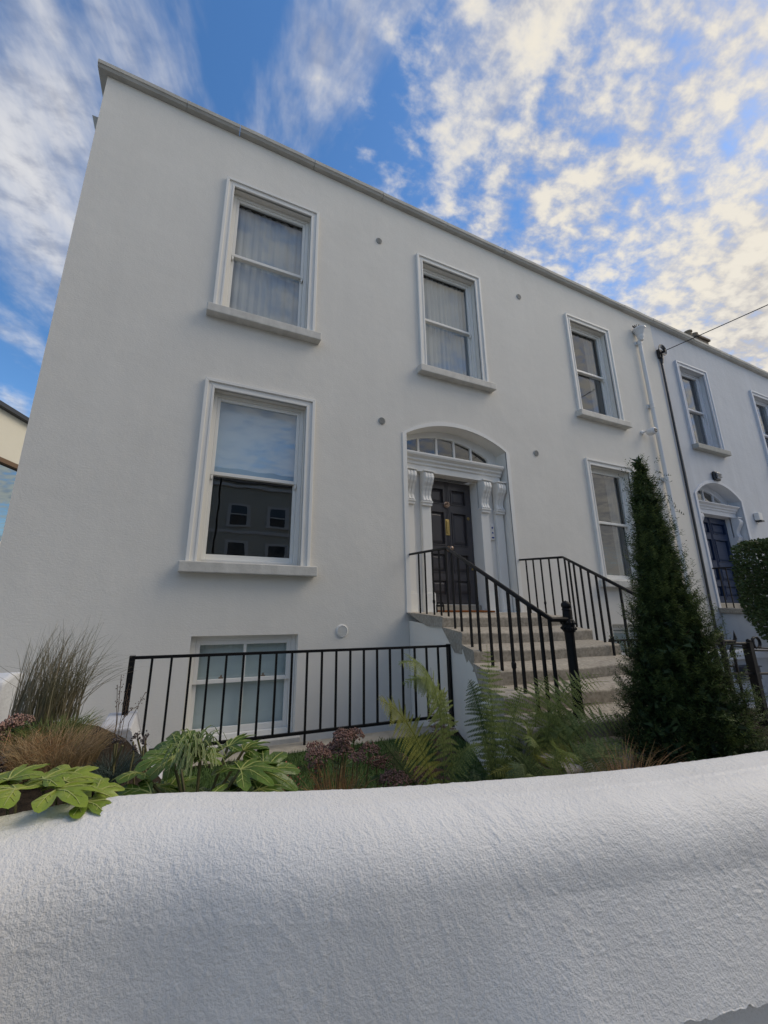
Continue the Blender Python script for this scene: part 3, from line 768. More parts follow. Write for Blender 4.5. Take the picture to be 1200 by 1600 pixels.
# boot scraper
bs = MB(); bs.tube([(3.44, -.16, -.18), (3.44, -.16, -.08), (3.46, -.16, -.04), (3.54, -.16, -.04), (3.56, -.16, -.08), (3.56, -.16, -.18)], .012, 6); bs.box(3.44, 3.56, -.164, -.156, -.10, -.07)
tag(bs.build('boot_scraper', IRON), 'black iron boot scraper on the top step by the left pilaster', 'boot scraper')

# ------------------------------------------------------------------ railings
def bar_between(parent, x, y, z0, z1, r=.0085, name='baluster', knop=None):
    mb = MB(); s = r; mb.box(x-s, x+s, y-s, y+s, z0, z1)
    if knop: mb.lathe([(s, -.03), (s*2, -.015), (s*2, .015), (s, .03)], (x, y, knop), 8)
    return mb.build(name, IRON, parent)
def interp(path, t):
    L = [0]
    for a, b in zip(path[:-1], path[1:]): L.append(L[-1]+(Vector(b).xy-Vector(a).xy).length)
    d = t*L[-1]
    for i in range(len(path)-1):
        if d <= L[i+1]+1e-9:
            u = (d-L[i])/(L[i+1]-L[i]); return Vector(path[i]).lerp(Vector(path[i+1]), u)
def tread_z(y):
    for k, nn in enumerate(NOS):
        if y > nn[0]: return nn[1]
    return NOS[-1][1]-.1
def rail_along(parent, path, ts, flat=True):
    mb = MB(); w = .021
    pts = [Vector(p) for p in path]
    mb.tube(pts, .017, 8); mb.build('handrail', IRON, parent)
    for i, t in enumerate(ts):
        p = interp(path, t); bar_between(parent, p.x, p.y, tread_z(p.y)-.015, p.z-.005, knop=(tread_z(p.y)+.16 if i in (2, 11) else None))
sl = thing('stair_railing', 'black iron stair railing with round topped newel post, left of the granite steps', 'railing', )
LP = [(3.10, .0, .66), (2.87, -1.22, .606), (2.56, -1.80, .440), (2.39, -2.20, .305), (2.28, -2.60, .140), (2.22, -2.98, -.042), (2.30, -3.05, -.118), (2.43, -3.06, -.118)]
# the first bars stand on the landing, the rest follow the treads
rail_along(sl, LP, [.105, .17, .24, .30, .355, .45, .56, .65, .708, .768, .81, .853, .883, .917, .94, .957])
def newel(parent, x, y, z0, zt):
    mb = MB(); n_ = 12
    mb.lathe([(.036, 0), (.036, .04), (.030, .06), (.028, zt-z0-.30), (.030, zt-z0-.20)], (x, y, z0), 14)
    mb.lathe([(.030, 0), (.026, .06), (.030, .066), (.026, .075)], (x, y, zt-.125), 14)
    po = mb.build('newel_post', IRON, parent)
    q = MB(); q.lathe([(.034, 0), (.039, .008), (.039, .077), (.034, .085)], (x, y, zt-.205), 12)
    for i in range(12):
        a = 2*pi*i/12
        for dz in (.024, .060): q.lathe([(.003, -.011), (.010, -.005), (.010, .005), (.003, .011)], (x+.040*cos(a), y+.040*sin(a), zt-.205+dz), 6)
    q.build('collar', IRON, po)
    b = MB(); b.lathe([(.02, -.03)]+[(.031*cos(a), .031*sin(a)) for a in [radians(d) for d in range(-60, 86, 12)]]+[(.004, .033)], (x, y, zt-.031), 16); b.build('ball_finial', IRON, po, smooth=True)
newel(sl, 2.45, -3.05, -.74, .005)
sr = thing('stair_railing', 'black iron stair railing running down behind the conical yew, right of the granite steps', 'railing')
RP = [(5.29, 0, .686), (4.80, -1.22, .596), (4.50, -1.57, .492), (4.17, -2.06, .316), (3.98, -2.31, .234), (3.90, -2.60, .09), (3.80, -2.9, -.05), (3.8, -3.0, -.1)]
rail_along(sr, RP, [.07, .14, .21, .28, .35, .415, .48, .54, .60, .66, .72, .78, .84, .90, .96])
newel(sr, 3.86, -3.02, -.74, .03)
# railing of the light well
ar = thing('area_railing', 'low black iron railing in front of the frosted basement window', 'railing')
ay = -1.45; ax0, ax1 = -.325, 2.655
mb = MB(); mb.box(ax0, ax1, ay-.012, ay+.012, -.484, -.462); mb.build('top_rail', IRON, ar)
mb = MB(); mb.box(ax0+.16, ax1, ay-.012, ay+.012, -1.150, -1.128); mb.build('bottom_rail', IRON, ar)
mb = MB(); mb.box(ax0-.02, ax0+.02, ay-.02, ay+.02, -.89, -.458); mb.build('end_post', IRON, ar)
mb = MB(); mb.box(ax1-.022, ax1+.022, ay-.022, ay+.022, -1.24, -.455); mb.box(ax1+.02, ax1+.045, ay-.012, ay+.012, -.54, -.50); mb.box(ax1+.02, ax1+.045, ay-.012, ay+.012, -1.15, -1.10); mb.build('end_post', IRON, ar)
nb_ = 20
for i in range(1, nb_+1):
    x = ax0+(ax1-ax0)*i/(nb_+1); z0 = -1.139 if i != 10 else -1.24
    bar_between(ar, x, ay, z0, -.473, .0088)
# railing right of the steps
a2 = thing('area_railing', 'short black iron railing right of the steps by the second basement window', 'railing')
mb = MB(); mb.box(5.28, 7.0, -1.412, -1.388, -.505, -.48); mb.build('top_rail', IRON, a2)
mb = MB(); mb.box(5.28, 7.0, -1.412, -1.388, -1.16, -1.14); mb.build('bottom_rail', IRON, a2)
mb = MB(); mb.box(5.26, 5.31, -1.42, -1.38, -1.8, -.47); mb.box(5.24, 5.28, -1.415, -1.385, -.54, -.49); mb.build('end_post', IRON, a2)
for i in range(1, 13): bar_between(a2, 5.28+.13*i, -1.4, -1.15, -.49)

# neighbour's landing and its railing
ns = thing('neighbour_steps', 'white plastered landing with stone top below the blue front door', 'steps')
mb = MB(); mb.box(10.98, 13.3, -1.4, -.002, -.20, -.085); mb.build('landing_slab', GRANITE, ns, bevel=.015)
mb = MB(); mb.box(11.06, 13.25, -1.33, -.003, -1.8, -.202); mb.build('side_wall', RENDER_N, ns)
for i in range(6):
    mb = MB(); mb.box(11.06, 13.3, -1.4-.28*(i+1), -1.4-.28*i, -1.8, -.085-.17*(i+1)); mb.build('step', GRANITE, ns, bevel=.01)
nr_ = thing('landing_railing', 'black iron railing on the stone landing of the blue front door', 'railing')
mb = MB(); mb.tube([(11.05, -.003, .78), (11.05, -1.3, .78), (11.05, -3.0, -.2)], .016, 8); mb.build('handrail', IRON, nr_)
for i in range(11):
    y = -.12-.125*i; bar_between(nr_, 11.05, y, -.09, .775 if y > -1.3 else .775+(y+1.3)*.57)

# ------------------------------------------------------------------ things fixed to the walls
cm = thing('security_camera', 'small white turret security camera beside the white downpipe', 'camera')
mb = MB(); mb.lathe([(.055, 0), (.055, -.03), (.02, -.035), (.018, -.09)], (9.40, -.001, 3.80), 14, 'y'); mb.build('bracket', PVC, cm)
mb = MB(); mb.lathe([(.035, .08), (.075, .05), (.088, 0), (.082, -.08), (.066, -.105)], (9.44, -.16, 3.77), 18, 'y'); mb.build('housing', PVC, cm, smooth=True)
mb = MB(); mb.lathe([(.056, 0), (.056, -.004), (.03, -.008), (.001, -.002)], (9.44, -.265, 3.77), 16, 'y'); mb.build('lens', DARKP, cm)
bl = thing('bulkhead_lamp', 'black square bulkhead lamp above the blue door', 'lamp')
mb = MB(); mb.box(11.93, 12.17, -.07, -.001, 2.98, 3.22); mb.build('housing', DARKP, bl, bevel=.03, seg=3)
mb = MB(); mb.box(11.97, 12.13, -.095, -.072, 3.02, 3.18); mb.build('lens', mat('lamp_lens', (.35, .36, .38), .3), bl, bevel=.02)
mb = MB()
for zz in (3.055, 3.095, 3.135): mb.box(11.95, 12.15, -.105, -.096, zz, zz+.014)
mb.build('guard', DARKP, bl)
al = thing('wall_sensor', 'small white box light on the wall right of the blue door', 'wall light')
mb = MB(); mb.box(13.47, 13.66, -.10, .0, 2.10, 2.30); mb.build('housing', PVC, al, bevel=.015)
mb = MB(); mb.box(13.50, 13.63, -.12, -.01, 2.06, 2.099); mb.build('lens', DARKP, al)
# wires
wr = thing('overhead_cable', 'black overhead cable running from the wall bracket out over the street', 'cable')
pts = [Vector((10.72, -.16, 6.24)).lerp(Vector((12.05, -15.05, 5.45)), t)+Vector((0, 0, -.22*4*t*(1-t)*.6)) for t in [i/40 for i in range(41)]]
# the span leaves the wall and crosses to the terrace opposite
q0 = Vector((10.72, -.16, 6.24)); q1 = Vector((8.994, -2.5, 5.072))
P1 = Vector((10.79, -2.0, 6.16))
pts = [q0.lerp(Vector((11.16, -15.0, 5.62)), t)+Vector((0, 0, -.30*4*t*(1-t)*.25)) for t in [i/40 for i in range(41)]]
mb = MB(); mb.tube(pts, .011, 6); mb.build('span', DARKP, wr)
mb = MB()
mb.tube([(10.73, -.02, 6.24), (10.73, -.03, 5.9), (10.715, -.025, 4.), (10.70, -.025, 2.), (10.66, -.025, -.9)], .024, 6)
for dx in (-.02, .02): mb.tube([(10.73+dx, -.02, 6.2), (10.72+dx, -.035, 3.), (10.665+dx, -.03, -.9)], .009, 5)
mb.build('wall_run', DARKP, wr)
mb = MB()
for i in range(4):
    rr = .10+.018*i; mb.tube([(10.73+rr*cos(a), -.07-.012*i, 6.30+rr*sin(a)*1.0) for a in [k*2*pi/18 for k in range(19)]], .009, 5, False)
mb.box(10.66, 10.80, -.06, -.001, 6.10, 6.34); mb.tube([(10.72, -.06, 6.24), (10.72, -.17, 6.24)], .03, 8); mb.tube([(10.73, -.04, 6.32), (10.75, -.05, 6.10), (10.72, -.04, 5.95)], .03, 6)
mb.build('bracket', DARKP, wr)

# ------------------------------------------------------------------ neighbour's forecourt
for i in range(8):
    for j in range(4):
        mb = MB(); x = 5.3+i*.95; y = -3.9+j*.72; d = rng.normal(0, .003); mb.box(x+.008, x+.942, y+.008, y+.712, -1.36, -1.30+d)
        o = mb.build('flagstone', FLAG, bevel=.006)
        if i == 0 and j == 0: fl_root = thing('flagstone_path', 'pale grey flagstone forecourt behind the black gate', 'paving'); o.parent = fl_root
        else: o.parent = fl_root
fw2 = thing('forecourt_wall', 'low white wall with flat coping behind the black gate', 'wall')
mb = MB(); mb.box(7.05, 11.0, -1.55, -1.32, -1.8, -.80); mb.build('wall', RENDER_N, fw2)
mb = MB(); mb.box(7.0, 11.02, -1.61, -1.26, -.80, -.72); mb.build('coping', SMOOTH_N, fw2, bevel=.012)
mb = MB(); mb.box(7.62, 8.05, -1.68, -1.551, -1.07, -.90); mb.box(7.60, 8.07, -1.70, -1.551, -.90, -.885)
tag(mb.build('post_box', mat('slate_box', (.035, .04, .055), .45), bevel=.01), 'dark slate letter box fixed to the low white forecourt wall', 'letter box')
# gate
gt = thing('garden_gate', 'black wrought iron garden gate with ring latch between yew and hedge', 'gate')
gy = -2.5
def gbar(name, a, b, r=.014): 
    mb = MB(); mb.tube([a, b], r, 6); return mb.build(name, IRON, gt)
gbar('top_rail', (5.10, gy, -.405), (5.95, gy, -.43)); gbar('mid_rail', (5.10, gy, -.70), (6.75, gy, -.785), .013); gbar('bottom_rail', (5.2, gy, -1.12), (5.92, gy, -1.20))
mb = MB(); mb.box(5.875, 5.945, gy-.035, gy+.035, -1.34, -.415); mb.build('gate_post', IRON, gt)
mb = MB(); mb.box(5.395, 5.435, gy-.02, gy+.02, -1.30, -.30); mb.build('stile', IRON, gt)
mb = MB(); mb.box(5.245, 5.275, gy-.015, gy+.015, -1.28, -.31); mb.build('stile', IRON, gt)
for x in (5.10, 5.60): bar_between(gt, x, gy, -1.15, -.40, .010)
mb = MB(); mb.tube([(6.05+.075*cos(a), gy-.02, -.42+.06*sin(a)) for a in [k*2*pi/16 for k in range(17)]], .014, 6, False); mb.tube([(5.93, gy, -.40), (6.0, gy-.01, -.415)], .022, 6); mb.build('ring_latch', IRON, gt)
mb = MB(); mb.tube([(5.40, gy, -.39), (5.66, gy, -.40), (5.69, gy, -.37), (5.69, gy, -.28)], .016, 6); mb.build('latch_hook', IRON, gt)
mb = MB(); mb.tube([(5.56, gy, -.56), (5.54, gy, -.50), (5.57, gy, -.455), (5.62, gy, -.45), (6.75, gy, -.52)], .009, 5)
for zz in (-.62, -.78, -.93): mb.tube([(5.44, gy, zz), (5.50, gy, zz-.03), (5.58, gy, zz+.0)], .008, 5)
mb.build('scroll', IRON, gt)
gbar('top_rail', (5.92, gy, -.50), (6.75, gy, -.535), .010)

# ------------------------------------------------------------------ curved white wall at the front
def garden_wall():
    top_z = -.50
    sil = [(-4., -4.1), (-2.4, -4.02), (-1.3, -3.91), (-.75, -3.83), (-.40, -3.775), (-.16, -3.76), (.07, -3.80), (.30, -3.885), (.55, -3.95), (.92, -4.03), (1.35, -4.11), (1.92, -4.175), (2.8, -4.24), (4., -4.30), (6.2, -4.36)]
    # smooth the centre line
    P = [Vector((a, b, 0)) for a, b in sil]
    def cr(t):
        i = min(len(P)-2, int(t)); u = t-i; p0 = P[max(0, i-1)]; p1 = P[i]; p2 = P[i+1]; p3 = P[min(len(P)-1, i+2)]
        return .5*((2*p1)+(p2-p0)*u+(2*p0-5*p1+4*p2-p3)*u*u+(3*p1-p0-3*p2+p3)*u**3)
    dense = [cr(t) for t in np.linspace(0, len(P)-1-1e-6, 1500)]
    # arclength samples: fine where the camera looks
    pts = [dense[0]]
    for p in dense[1:]:
        step = .0045 if -.75 < p.x < 2.1 else .03
        while (p-pts[-1]).length >= step: pts.append(pts[-1]+(p-pts[-1]).normalized()*step)
    xy = np.array([(p.x, p.y) for p in pts]); n = len(xy)
    k = np.ones(41)/41
    pad = np.pad(xy, ((20, 20), (0, 0)), mode='edge'); 
    xy = np.stack([np.convolve(pad[:, c], k, 'valid') for c in (0, 1)], 1)
    tg = np.gradient(xy, axis=0); tg /= np.linalg.norm(tg, axis=1)[:, None]; nrm = np.stack([tg[:, 1], -tg[:, 0]], 1)    # towards the street
    # profile: (offset towards street, height), rounded top
    prof = []
    R = .135
    prof += [(-.20, z) for z in (-.9, -.4, -.2, -.12)]
    for a in np.linspace(90, 0, 12)[1:]: prof.append((-.20+.06-.06*sin(radians(a)), -.06+.06*cos(radians(a))))
    prof += [(t, 0.0+.003*(1-abs(t+.06)/.08)) for t in np.linspace(-.13, -.065, 14)]
    for a in np.linspace(0, 79, 40)[1:]: prof.append((-.065+R*sin(radians(a)), -R+R*cos(radians(a))))
    x_, z_ = prof[-1]
    zs = np.linspace(z_, -.475, 210)[1:]
    for z in zs: prof.append((x_+(z_-z)*.20, z))
    xe = prof[-1][0]
    prof += [(xe-.006, -.484), (xe-.03, -.488), (xe-.035, -.52), (xe-.035, -.84)]
    pr = np.array(prof); pr[:, 0] += .135; m = len(pr)
    V = np.zeros((n, m, 3))
    V[:, :, 0] = xy[:, 0:1]+nrm[:, 0:1]*pr[None, :, 0]; V[:, :, 1] = xy[:, 1:2]+nrm[:, 1:2]*pr[None, :, 0]; V[:, :, 2] = top_z+pr[None, :, 1]
    # surface normals (profile) for displacement
    dp = np.gradient(pr, axis=0); dl = np.linalg.norm(dp, axis=1); pn = np.stack([-dp[:, 1], dp[:, 0]], 1)/dl[:, None]
    # value noise on (arclength, profile length)
    # the coat stops higher up towards the right, where the pavement rises
    tt = np.clip((xy[:, 0]-.25)/.65, 0, 1); tt = tt*tt*(3-2*tt); fac = ((.95-.622*tt)-R)/(.475-R)
    lowr = pr[:, 1] < -R
    V[:, lowr, 2] = top_z-R+(pr[None, lowr, 1]+R)*fac[:, None]
    s = np.concatenate([[0], np.cumsum(np.linalg.norm(np.diff(xy, axis=0), axis=1))]); dW = np.linalg.norm(np.diff(pr, axis=0), axis=1)[None, :]*np.where(lowr[1:][None, :], np.abs(fac)[:, None], 1.0); W = np.concatenate([np.zeros((n, 1)), np.cumsum(dW, axis=1)], 1)
    def vn(scale, seed, sy=1.):
        r = np.random.default_rng(seed); G = r.standard_normal((420, 420))
        a = np.broadcast_to(((s*scale) % 418)[:, None], W.shape); b = (W*scale*sy) % 418
        I = a.astype(int); J = b.astype(int); u = a-I; v = b-J; u = u*u*(3-2*u); v = v*v*(3-2*v)
        return (G[I, J]*(1-u)*(1-v)+G[I+1, J]*u*(1-v)+G[I, J+1]*(1-u)*v+G[I+1, J+1]*u*v)
    D = .0010*vn(4, 1)+.0003*vn(22, 2)+.0004*np.maximum(vn(62, 3), -.3)+.0008*np.maximum(vn(115, 4, 1.2), -.1)
    # smoother, trowelled patches low down
    fade = np.clip((pr[None, :, 1]+.50)/.2, .55, 1)*np.clip(.9+.4*vn(2.2, 9), .6, 1.15)
    D = D*fade
    # ragged lower edge of the coat
    rag = .004*vn(22, 6)[:, 0]+.0022*vn(80, 7)[:, 0]
    low = (pr[:, 1] < -.47) & (pr[:, 1] > -.50)
    V[:, low, 2] += rag[:, None]
    V[:, :, 0] += nrm[:, 0:1]*pn[None, :, 0]*D; V[:, :, 1] += nrm[:, 1:2]*pn[None, :, 0]*D; V[:, :, 2] += pn[None, :, 1]*D
    me = bpy.data.meshes.new('garden_wall')
    idx = np.arange(n*m).reshape(n, m)
    F = np.stack([idx[:-1, :-1], idx[1:, :-1], idx[1:, 1:], idx[:-1, 1:]], -1).reshape(-1, 4)
    me.vertices.add(n*m); me.vertices.foreach_set('co', V.reshape(-1))
    me.loops.add(F.size); me.loops.foreach_set('vertex_index', F.reshape(-1))
    me.polygons.add(len(F)); me.polygons.foreach_set('loop_start', np.arange(0, F.size, 4)); me.polygons.foreach_set('loop_total', np.full(len(F), 4)); me.polygons.foreach_set('use_smooth', np.ones(len(F), bool))
    me.update(); me.validate(); me.materials.append(GARDENW)
    o = bpy.data.objects.new('garden_wall', me); COL.objects.link(o)
    tag(o, 'thick curved white roughcast garden wall in the foreground with rounded top', 'garden wall')
garden_wall()

# swept end pier of the low wall at the left end of the railing
mb = MB(); prof = [(-.44, -1.45), (-.44, -.872), (-.26, -.872), (-.245, -.868), (-.235, -.90)]
for i in range(11):
    t = i/10; prof.append((-.235+.17*t+.05*t*t, -.90-.30*(1-(1-t)**1.9)))
prof += [(.0, -1.45)]
mb.prism(prof, -1.80, -1.36, 'y'); tag(mb.build('swept_pier', mat('grey_white_render', (.52, .53, .56), .8, .3, var=.12, vscale=8, bump=[(60, .003, 4, one)]), bevel=.012), 'low grey white rendered pier with swept end under the left railing post', 'pier')
mb = MB(); mb.prism([(-2.4, -1.3), (-2.2, -.47), (-2.05, -.45), (-1.9, -.47), (-1.85, -1.3)], -4.0, -.87, 'x'); tag(mb.build('boundary_wall', RENDER_N, bevel=.02), 'low white boundary wall behind the tall grass at the far left', 'wall')

# ------------------------------------------------------------------ plants
def leafmat(name, c, var=.35, tr=.25, rough=.55, c2=None, vs=6):
    return mat(name, c, rough, .35, island=var, trans=tr, col2=c2, vscale=vs)
YEWM = leafmat('yew_needles', (.058, .095, .030), .6, .2, c2=(.026, .048, .016), vs=6)
HEDGEM = leafmat('hedge_leaves', (.055, .088, .03), .4, .15)
FERNM = leafmat('fern_green', (.27, .32, .10), .3, .5, c2=(.17, .22, .07), vs=4)
FERNY = leafmat('fern_yellow', (.36, .35, .08), .25, .5, c2=(.24, .27, .07), vs=4)
FERND = leafmat('fern_dark', (.09, .13, .045), .3, .35)
FERNB = leafmat('fern_brown', (.16, .105, .07), .3, .25)
GRASSM = leafmat('tall_grass', (.17, .165, .095), .4, .3, c2=(.26, .22, .15))
GOLDG = leafmat('golden_grass', (.32, .23, .12), .35, .25)
RUSTG = leafmat('rust_grass', (.40, .23, .10), .4, .25)
BLUEG = leafmat('blue_fescue', (.07, .10, .085), .3, .2)
LIMEG = leafmat('low_green', (.10, .14, .035), .35, .25)
TURF = leafmat('lawn_grass', (.075, .13, .034), .35, .2)
VARIE = leafmat('cream_edge', (.42, .44, .22), .15, .25)
VARIG = leafmat('strap_green', (.10, .17, .04), .25, .25)
BIGL = mat('big_leaf', (.115, .19, .026), .36, .5, col2=(.065, .12, .016), vscale=9, trans=.25, objrand=.18, bump=[(45, .004, 3, one)])
BIGY = mat('big_leaf_yellow', (.27, .34, .055), .4, .5, col2=(.17, .25, .03), vscale=14, trans=.25, objrand=.12, bump=[(45, .004, 3, one)])
VEIN = mat('leaf_vein', (.42, .46, .16), .5, .3, trans=.2)
SEDUM = leafmat('sedum_heads', (.20, .115, .085), .4, .0)
SEDUMD = leafmat('dark_heads', (.055, .040, .036), .4, .0)
SEDL = leafmat('sedum_leaf', (.07, .13, .045), .3, .2)
REDL = leafmat('red_leaf', (.13, .022, .025), .35, .2)
PINKF = leafmat('coral_flower', (.50, .18, .12), .3, .2)
STEM = mat('plant_stem', (.13, .12, .05), .7)

def strip(mb, pts, w0, w1, up=None):
    """flat tapering ribbon along pts"""
    pts = [Vector(p) for p in pts]; k = len(pts); b = len(mb.v)
    d = (pts[-1]-pts[0]); side = d.cross(up or Vector((rng.normal(), rng.normal(), .3)))
    if side.length < 1e-6: side = Vector((1, 0, 0))
    side.normalize()
    for i, p in enumerate(pts):
        w = (w0+(w1-w0)*i/(k-1))/2; mb.v.append(tuple(p-side*w)); mb.v.append(tuple(p+side*w))
    for i in range(k-1): mb.f.append((b+2*i, b+2*i+1, b+2*i+3, b+2*i+2))
def blade(mb, base, h, lean, az, w, curl=1., seg=5, up=None):
    pts = []
    for i in range(seg+1):
        t = i/seg; r = lean*(t**1.7); z = h*(t-curl*.28*t**3)
        pts.append((base[0]+r*cos(az), base[1]+r*sin(az), base[2]+z))
    strip(mb, pts, w, w*.15, up)
def clump(name, c, n, rad, h, lean, w, m, label, cat='grass clump', curl=1., bias=(0, 0), group=None, hv=.35):
    mb = MB()
    for i in range(n):
        a = rng.uniform(0, 2*pi); r = rad*sqrt(rng.random()); hh = h*(1-hv*rng.random()); az = a+rng.normal(0, .7)
        l = lean*rng.uniform(.2, 1.1)
        bx, by = c[0]+r*cos(a), c[1]+r*sin(a)
        ex, ey = l*cos(az)+bias[0]*hh, l*sin(az)+bias[1]*hh
        blade(mb, (bx, by, c[2]), hh, sqrt(ex*ex+ey*ey), atan2(ey, ex), w*rng.uniform(.6, 1.2), curl*rng.uniform(.5, 1.5))
    o = mb.build(name, m, fix=False)
    if label: tag(o, label, cat, group)
    return o

def bez(p0, p1, p2, n):
    return [Vector(p0)*(1-t)**2+Vector(p1)*2*t*(1-t)+Vector(p2)*t*t for t in [i/n for i in range(n+1)]]
def frond(p0, p1, p2, width, m, parent, npin=30, start=.16, droop=.35):
    """fern frond: rachis with pinnae both sides, each pinna cut into pinnules"""
    path = bez(p0, p1, p2, 60); mb = MB(); nref = Vector((rng.normal(0, .3), -.7+rng.normal(0, .2), .7)).normalized()
    L = sum((b-a).length for a, b in zip(path[:-1], path[1:]))
    mb.tube(path[::6], .0035, 5, rr=[.0036*(1-.75*i/10) for i in range(11)])
    for k in range(npin):
        t = start+(1-start)*(k+.3)/npin; i = min(58, int(t*60)); p = path[i].lerp(path[i+1], t*60-i)
        tan = (path[i+1]-path[i]).normalized()
        sd = tan.cross(nref)
        sd.normalize(); nup = sd.cross(tan).normalized()
        env = (sin(pi*min(1, ((t-start)/(1-start))*.93+.07)**.8))**.75*width*(1 if t < .5 else (1-(t-.5)*.5))
        for sgn in (-1, 1):
            l = env*rng.uniform(.85, 1.1); 
            if l < .012: continue
            dr_ = (sd*sgn+tan*(.35+.25*t)+Vector((0, 0, -droop*rng.uniform(.4, 1.3)))).normalized()
            perp = dr_.cross(nup).normalized()
            q = max(5, int(l/.0085)); b = len(mb.v)
            # pinnules: small rhombs on either side of the pinna midrib
            for j in range(q):
                u = (j+.5)/q; c = p+dr_*(l*u)+Vector((0, 0, -.10*l*u*u)); pl = max(.003, .0135*(1-u)**.7*min(1, l/.08)+.002); hw = l/q*.46
                for s2 in (-1, 1):
                    o = len(mb.v); tip = c+perp*s2*pl+dr_*pl*.35
                    mb.v += [tuple(c-dr_*hw), tuple(c+perp*s2*pl*.55-dr_*hw*.55), tuple(tip), tuple(c+dr_*hw)]
                    mb.f.append((o, o+1, o+2, o+3))
    return mb.build('frond', m, parent, fix=False)

# tall grass, far left
base = (-.60, -2.45, -.64)
mb = MB()
for i in range(420):
    a = rng.uniform(0, 6.28); r = .14*sqrt(rng.random()); bx, by = base[0]+r*cos(a)*1.1, base[1]+r*sin(a)
    hh = rng.uniform(.26, .58); l = rng.uniform(.0, .14)+(.18 if rng.random() < .12 else 0); az = rng.choice([rng.uniform(-.8, .8), rng.uniform(0, 6.28)])
    blade(mb, (bx, by, base[2]), hh, l, az, rng.uniform(.003, .0065), rng.uniform(.2, 1.2))
for i in range(26):
    az = rng.uniform(-.7, .9); hh = rng.uniform(.3, .5); blade(mb, (base[0]+rng.uniform(-.08, .1), base[1], base[2]), hh, rng.uniform(.2, .42), az, .0028, 1.3, 8)
tag(mb.build('tall_grass', GRASSM, fix=False), 'tall wispy greyish green grass clump against the white wall at far left', 'grass clump')
clump('low_grass', (-.50, -2.72, -.66), 420, .14, .14, .10, .006, LIMEG, 'bright green mossy low grass tuft right of the tall grass')
clump('golden_grass', (-.40, -3.02, -.665), 1500, .14, .18, .12, .0026, GOLDG, 'straw coloured fine grass mound in front of the tall grass')
clump('golden_grass', (-.56, -3.0, -.665), 700, .13, .15, .12, .003, RUSTG, 'brown fine grass mound at the left edge of the bed')
clump('blue_fescue', (-.19, -3.08, -.71), 420, .06, .13, .12, .0028, BLUEG, 'small blue grey fescue tuft with dark seed heads')

def heads(name, spots, nballs, rad, m, label, cat, leafm=None, base_z=-1.0, ball=.006):
    root = thing(name, label, cat)
    st = MB(); hd = MB(); lf = MB()
    ico = [(0, 0, 1), (.9, 0, 0), (0, .9, 0), (-.9, 0, 0), (0, -.9, 0), (0, 0, -1)]; fi = [(0, 1, 2), (0, 2, 3), (0, 3, 4), (0, 4, 1), (5, 2, 1), (5, 3, 2), (5, 4, 3), (5, 1, 4)]
    for (x, y, z, r) in spots:
        st.tube([(x+rng.normal(0, .03), y+rng.normal(0, .03), base_z), (x, y, z-.01)], .004, 5)
        for i in range(int(nballs*(r/rad)**2)):
            a = rng.uniform(0, 6.28); q = r*sqrt(rng.random()); px, py = x+q*cos(a), y+q*sin(a); pz = z+.4*(r*r-q*q)/r+rng.normal(0, .006)
            b = ball*rng.uniform(.7, 1.3); hd.add([(px+v[0]*b, py+v[1]*b, pz+v[2]*b) for v in ico], fi)
        if leafm:
            for i in range(10):
                a = rng.uniform(0, 6.28); zz = rng.uniform(base_z+.05, z-.03); d = Vector((cos(a), sin(a), .35)); p = Vector((x, y, zz)); s = d.cross(Vector((0, 0, 1))).normalized()*.016
                l = rng.uniform(.045, .075); lf.add([p, p+d*l*.5+s, p+d*l, p+d*l*.5-s], [(0, 1, 2, 3)])
    st.build('stem', STEM, root, fix=False); stuff(hd.build('flower_heads', m, root, fix=False))
    if leafm: stuff(lf.build('leaves', leafm, root, fix=False))
    return root
heads('sedum', [(.90+rng.normal(0, .11), -2.78+rng.normal(0, .11), -.80+rng.normal(0, .035), rng.uniform(.045, .075)) for i in range(12)]+
      [(1.15+rng.normal(0, .09), -2.86+rng.normal(0, .08), -.92+rng.normal(0, .03), rng.uniform(.05, .08)) for i in range(9)]+
      [(.72+rng.normal(0, .07), -2.98+rng.normal(0, .05), -1.0+rng.normal(0, .02), rng.uniform(.04, .06)) for i in range(6)],
      170, .06, SEDUM, 'sedum with flat brown faded flower heads in the middle of the bed', 'plant', SEDL, -1.22)
heads('dark_sedum', [(-.66+rng.normal(0, .07), -3.12+rng.normal(0, .06), -.60+rng.normal(0, .02), rng.uniform(.03, .045)) for i in range(11)], 90, .04, SEDUMD, 'dark faded flower heads at the left edge above the big leaves', 'plant', None, -.76, .005)
heads('red_sedum', [(-.68+rng.normal(0, .05), -2.75+rng.normal(0, .05), -.57+rng.normal(0, .015), rng.uniform(.03, .045)) for i in range(8)], 90, .04, SEDUM, 'reddish brown flower heads under the tall grass at far left', 'plant', SEDL, -.74, .005)
heads('seed_heads', [(-.14+rng.normal(0, .05), -3.05+rng.normal(0, .05), -.575+rng.normal(0, .02), .011) for i in range(9)], 14, .011, SEDUMD, 'small round black seed heads on thin stalks beside the swept pier', 'plant', None, -.76, .0045)
# thin flower stalks by the pier
mb = MB()
for i in range(7):
    x = -.20+rng.normal(0, .03); p = [(x, -2.9, -.76), (x+.01, -2.9, -.55), (x+rng.normal(.03, .02), -2.9, -.42+rng.normal(0, .03))]
    mb.tube(p, .0016, 4)
    for k in range(16):
        t = rng.uniform(.4, 1); q = Vector(p[1]).lerp(Vector(p[2]), t); ox = rng.normal(0, .006); mb.box(q.x+ox, q.x+ox+.003, q.y, q.y+.003, q.z, q.z+.004)
tag(mb.build('dry_stalks', FERNB, fix=False), 'thin dry flower stalks standing left of the swept pier', 'plant')
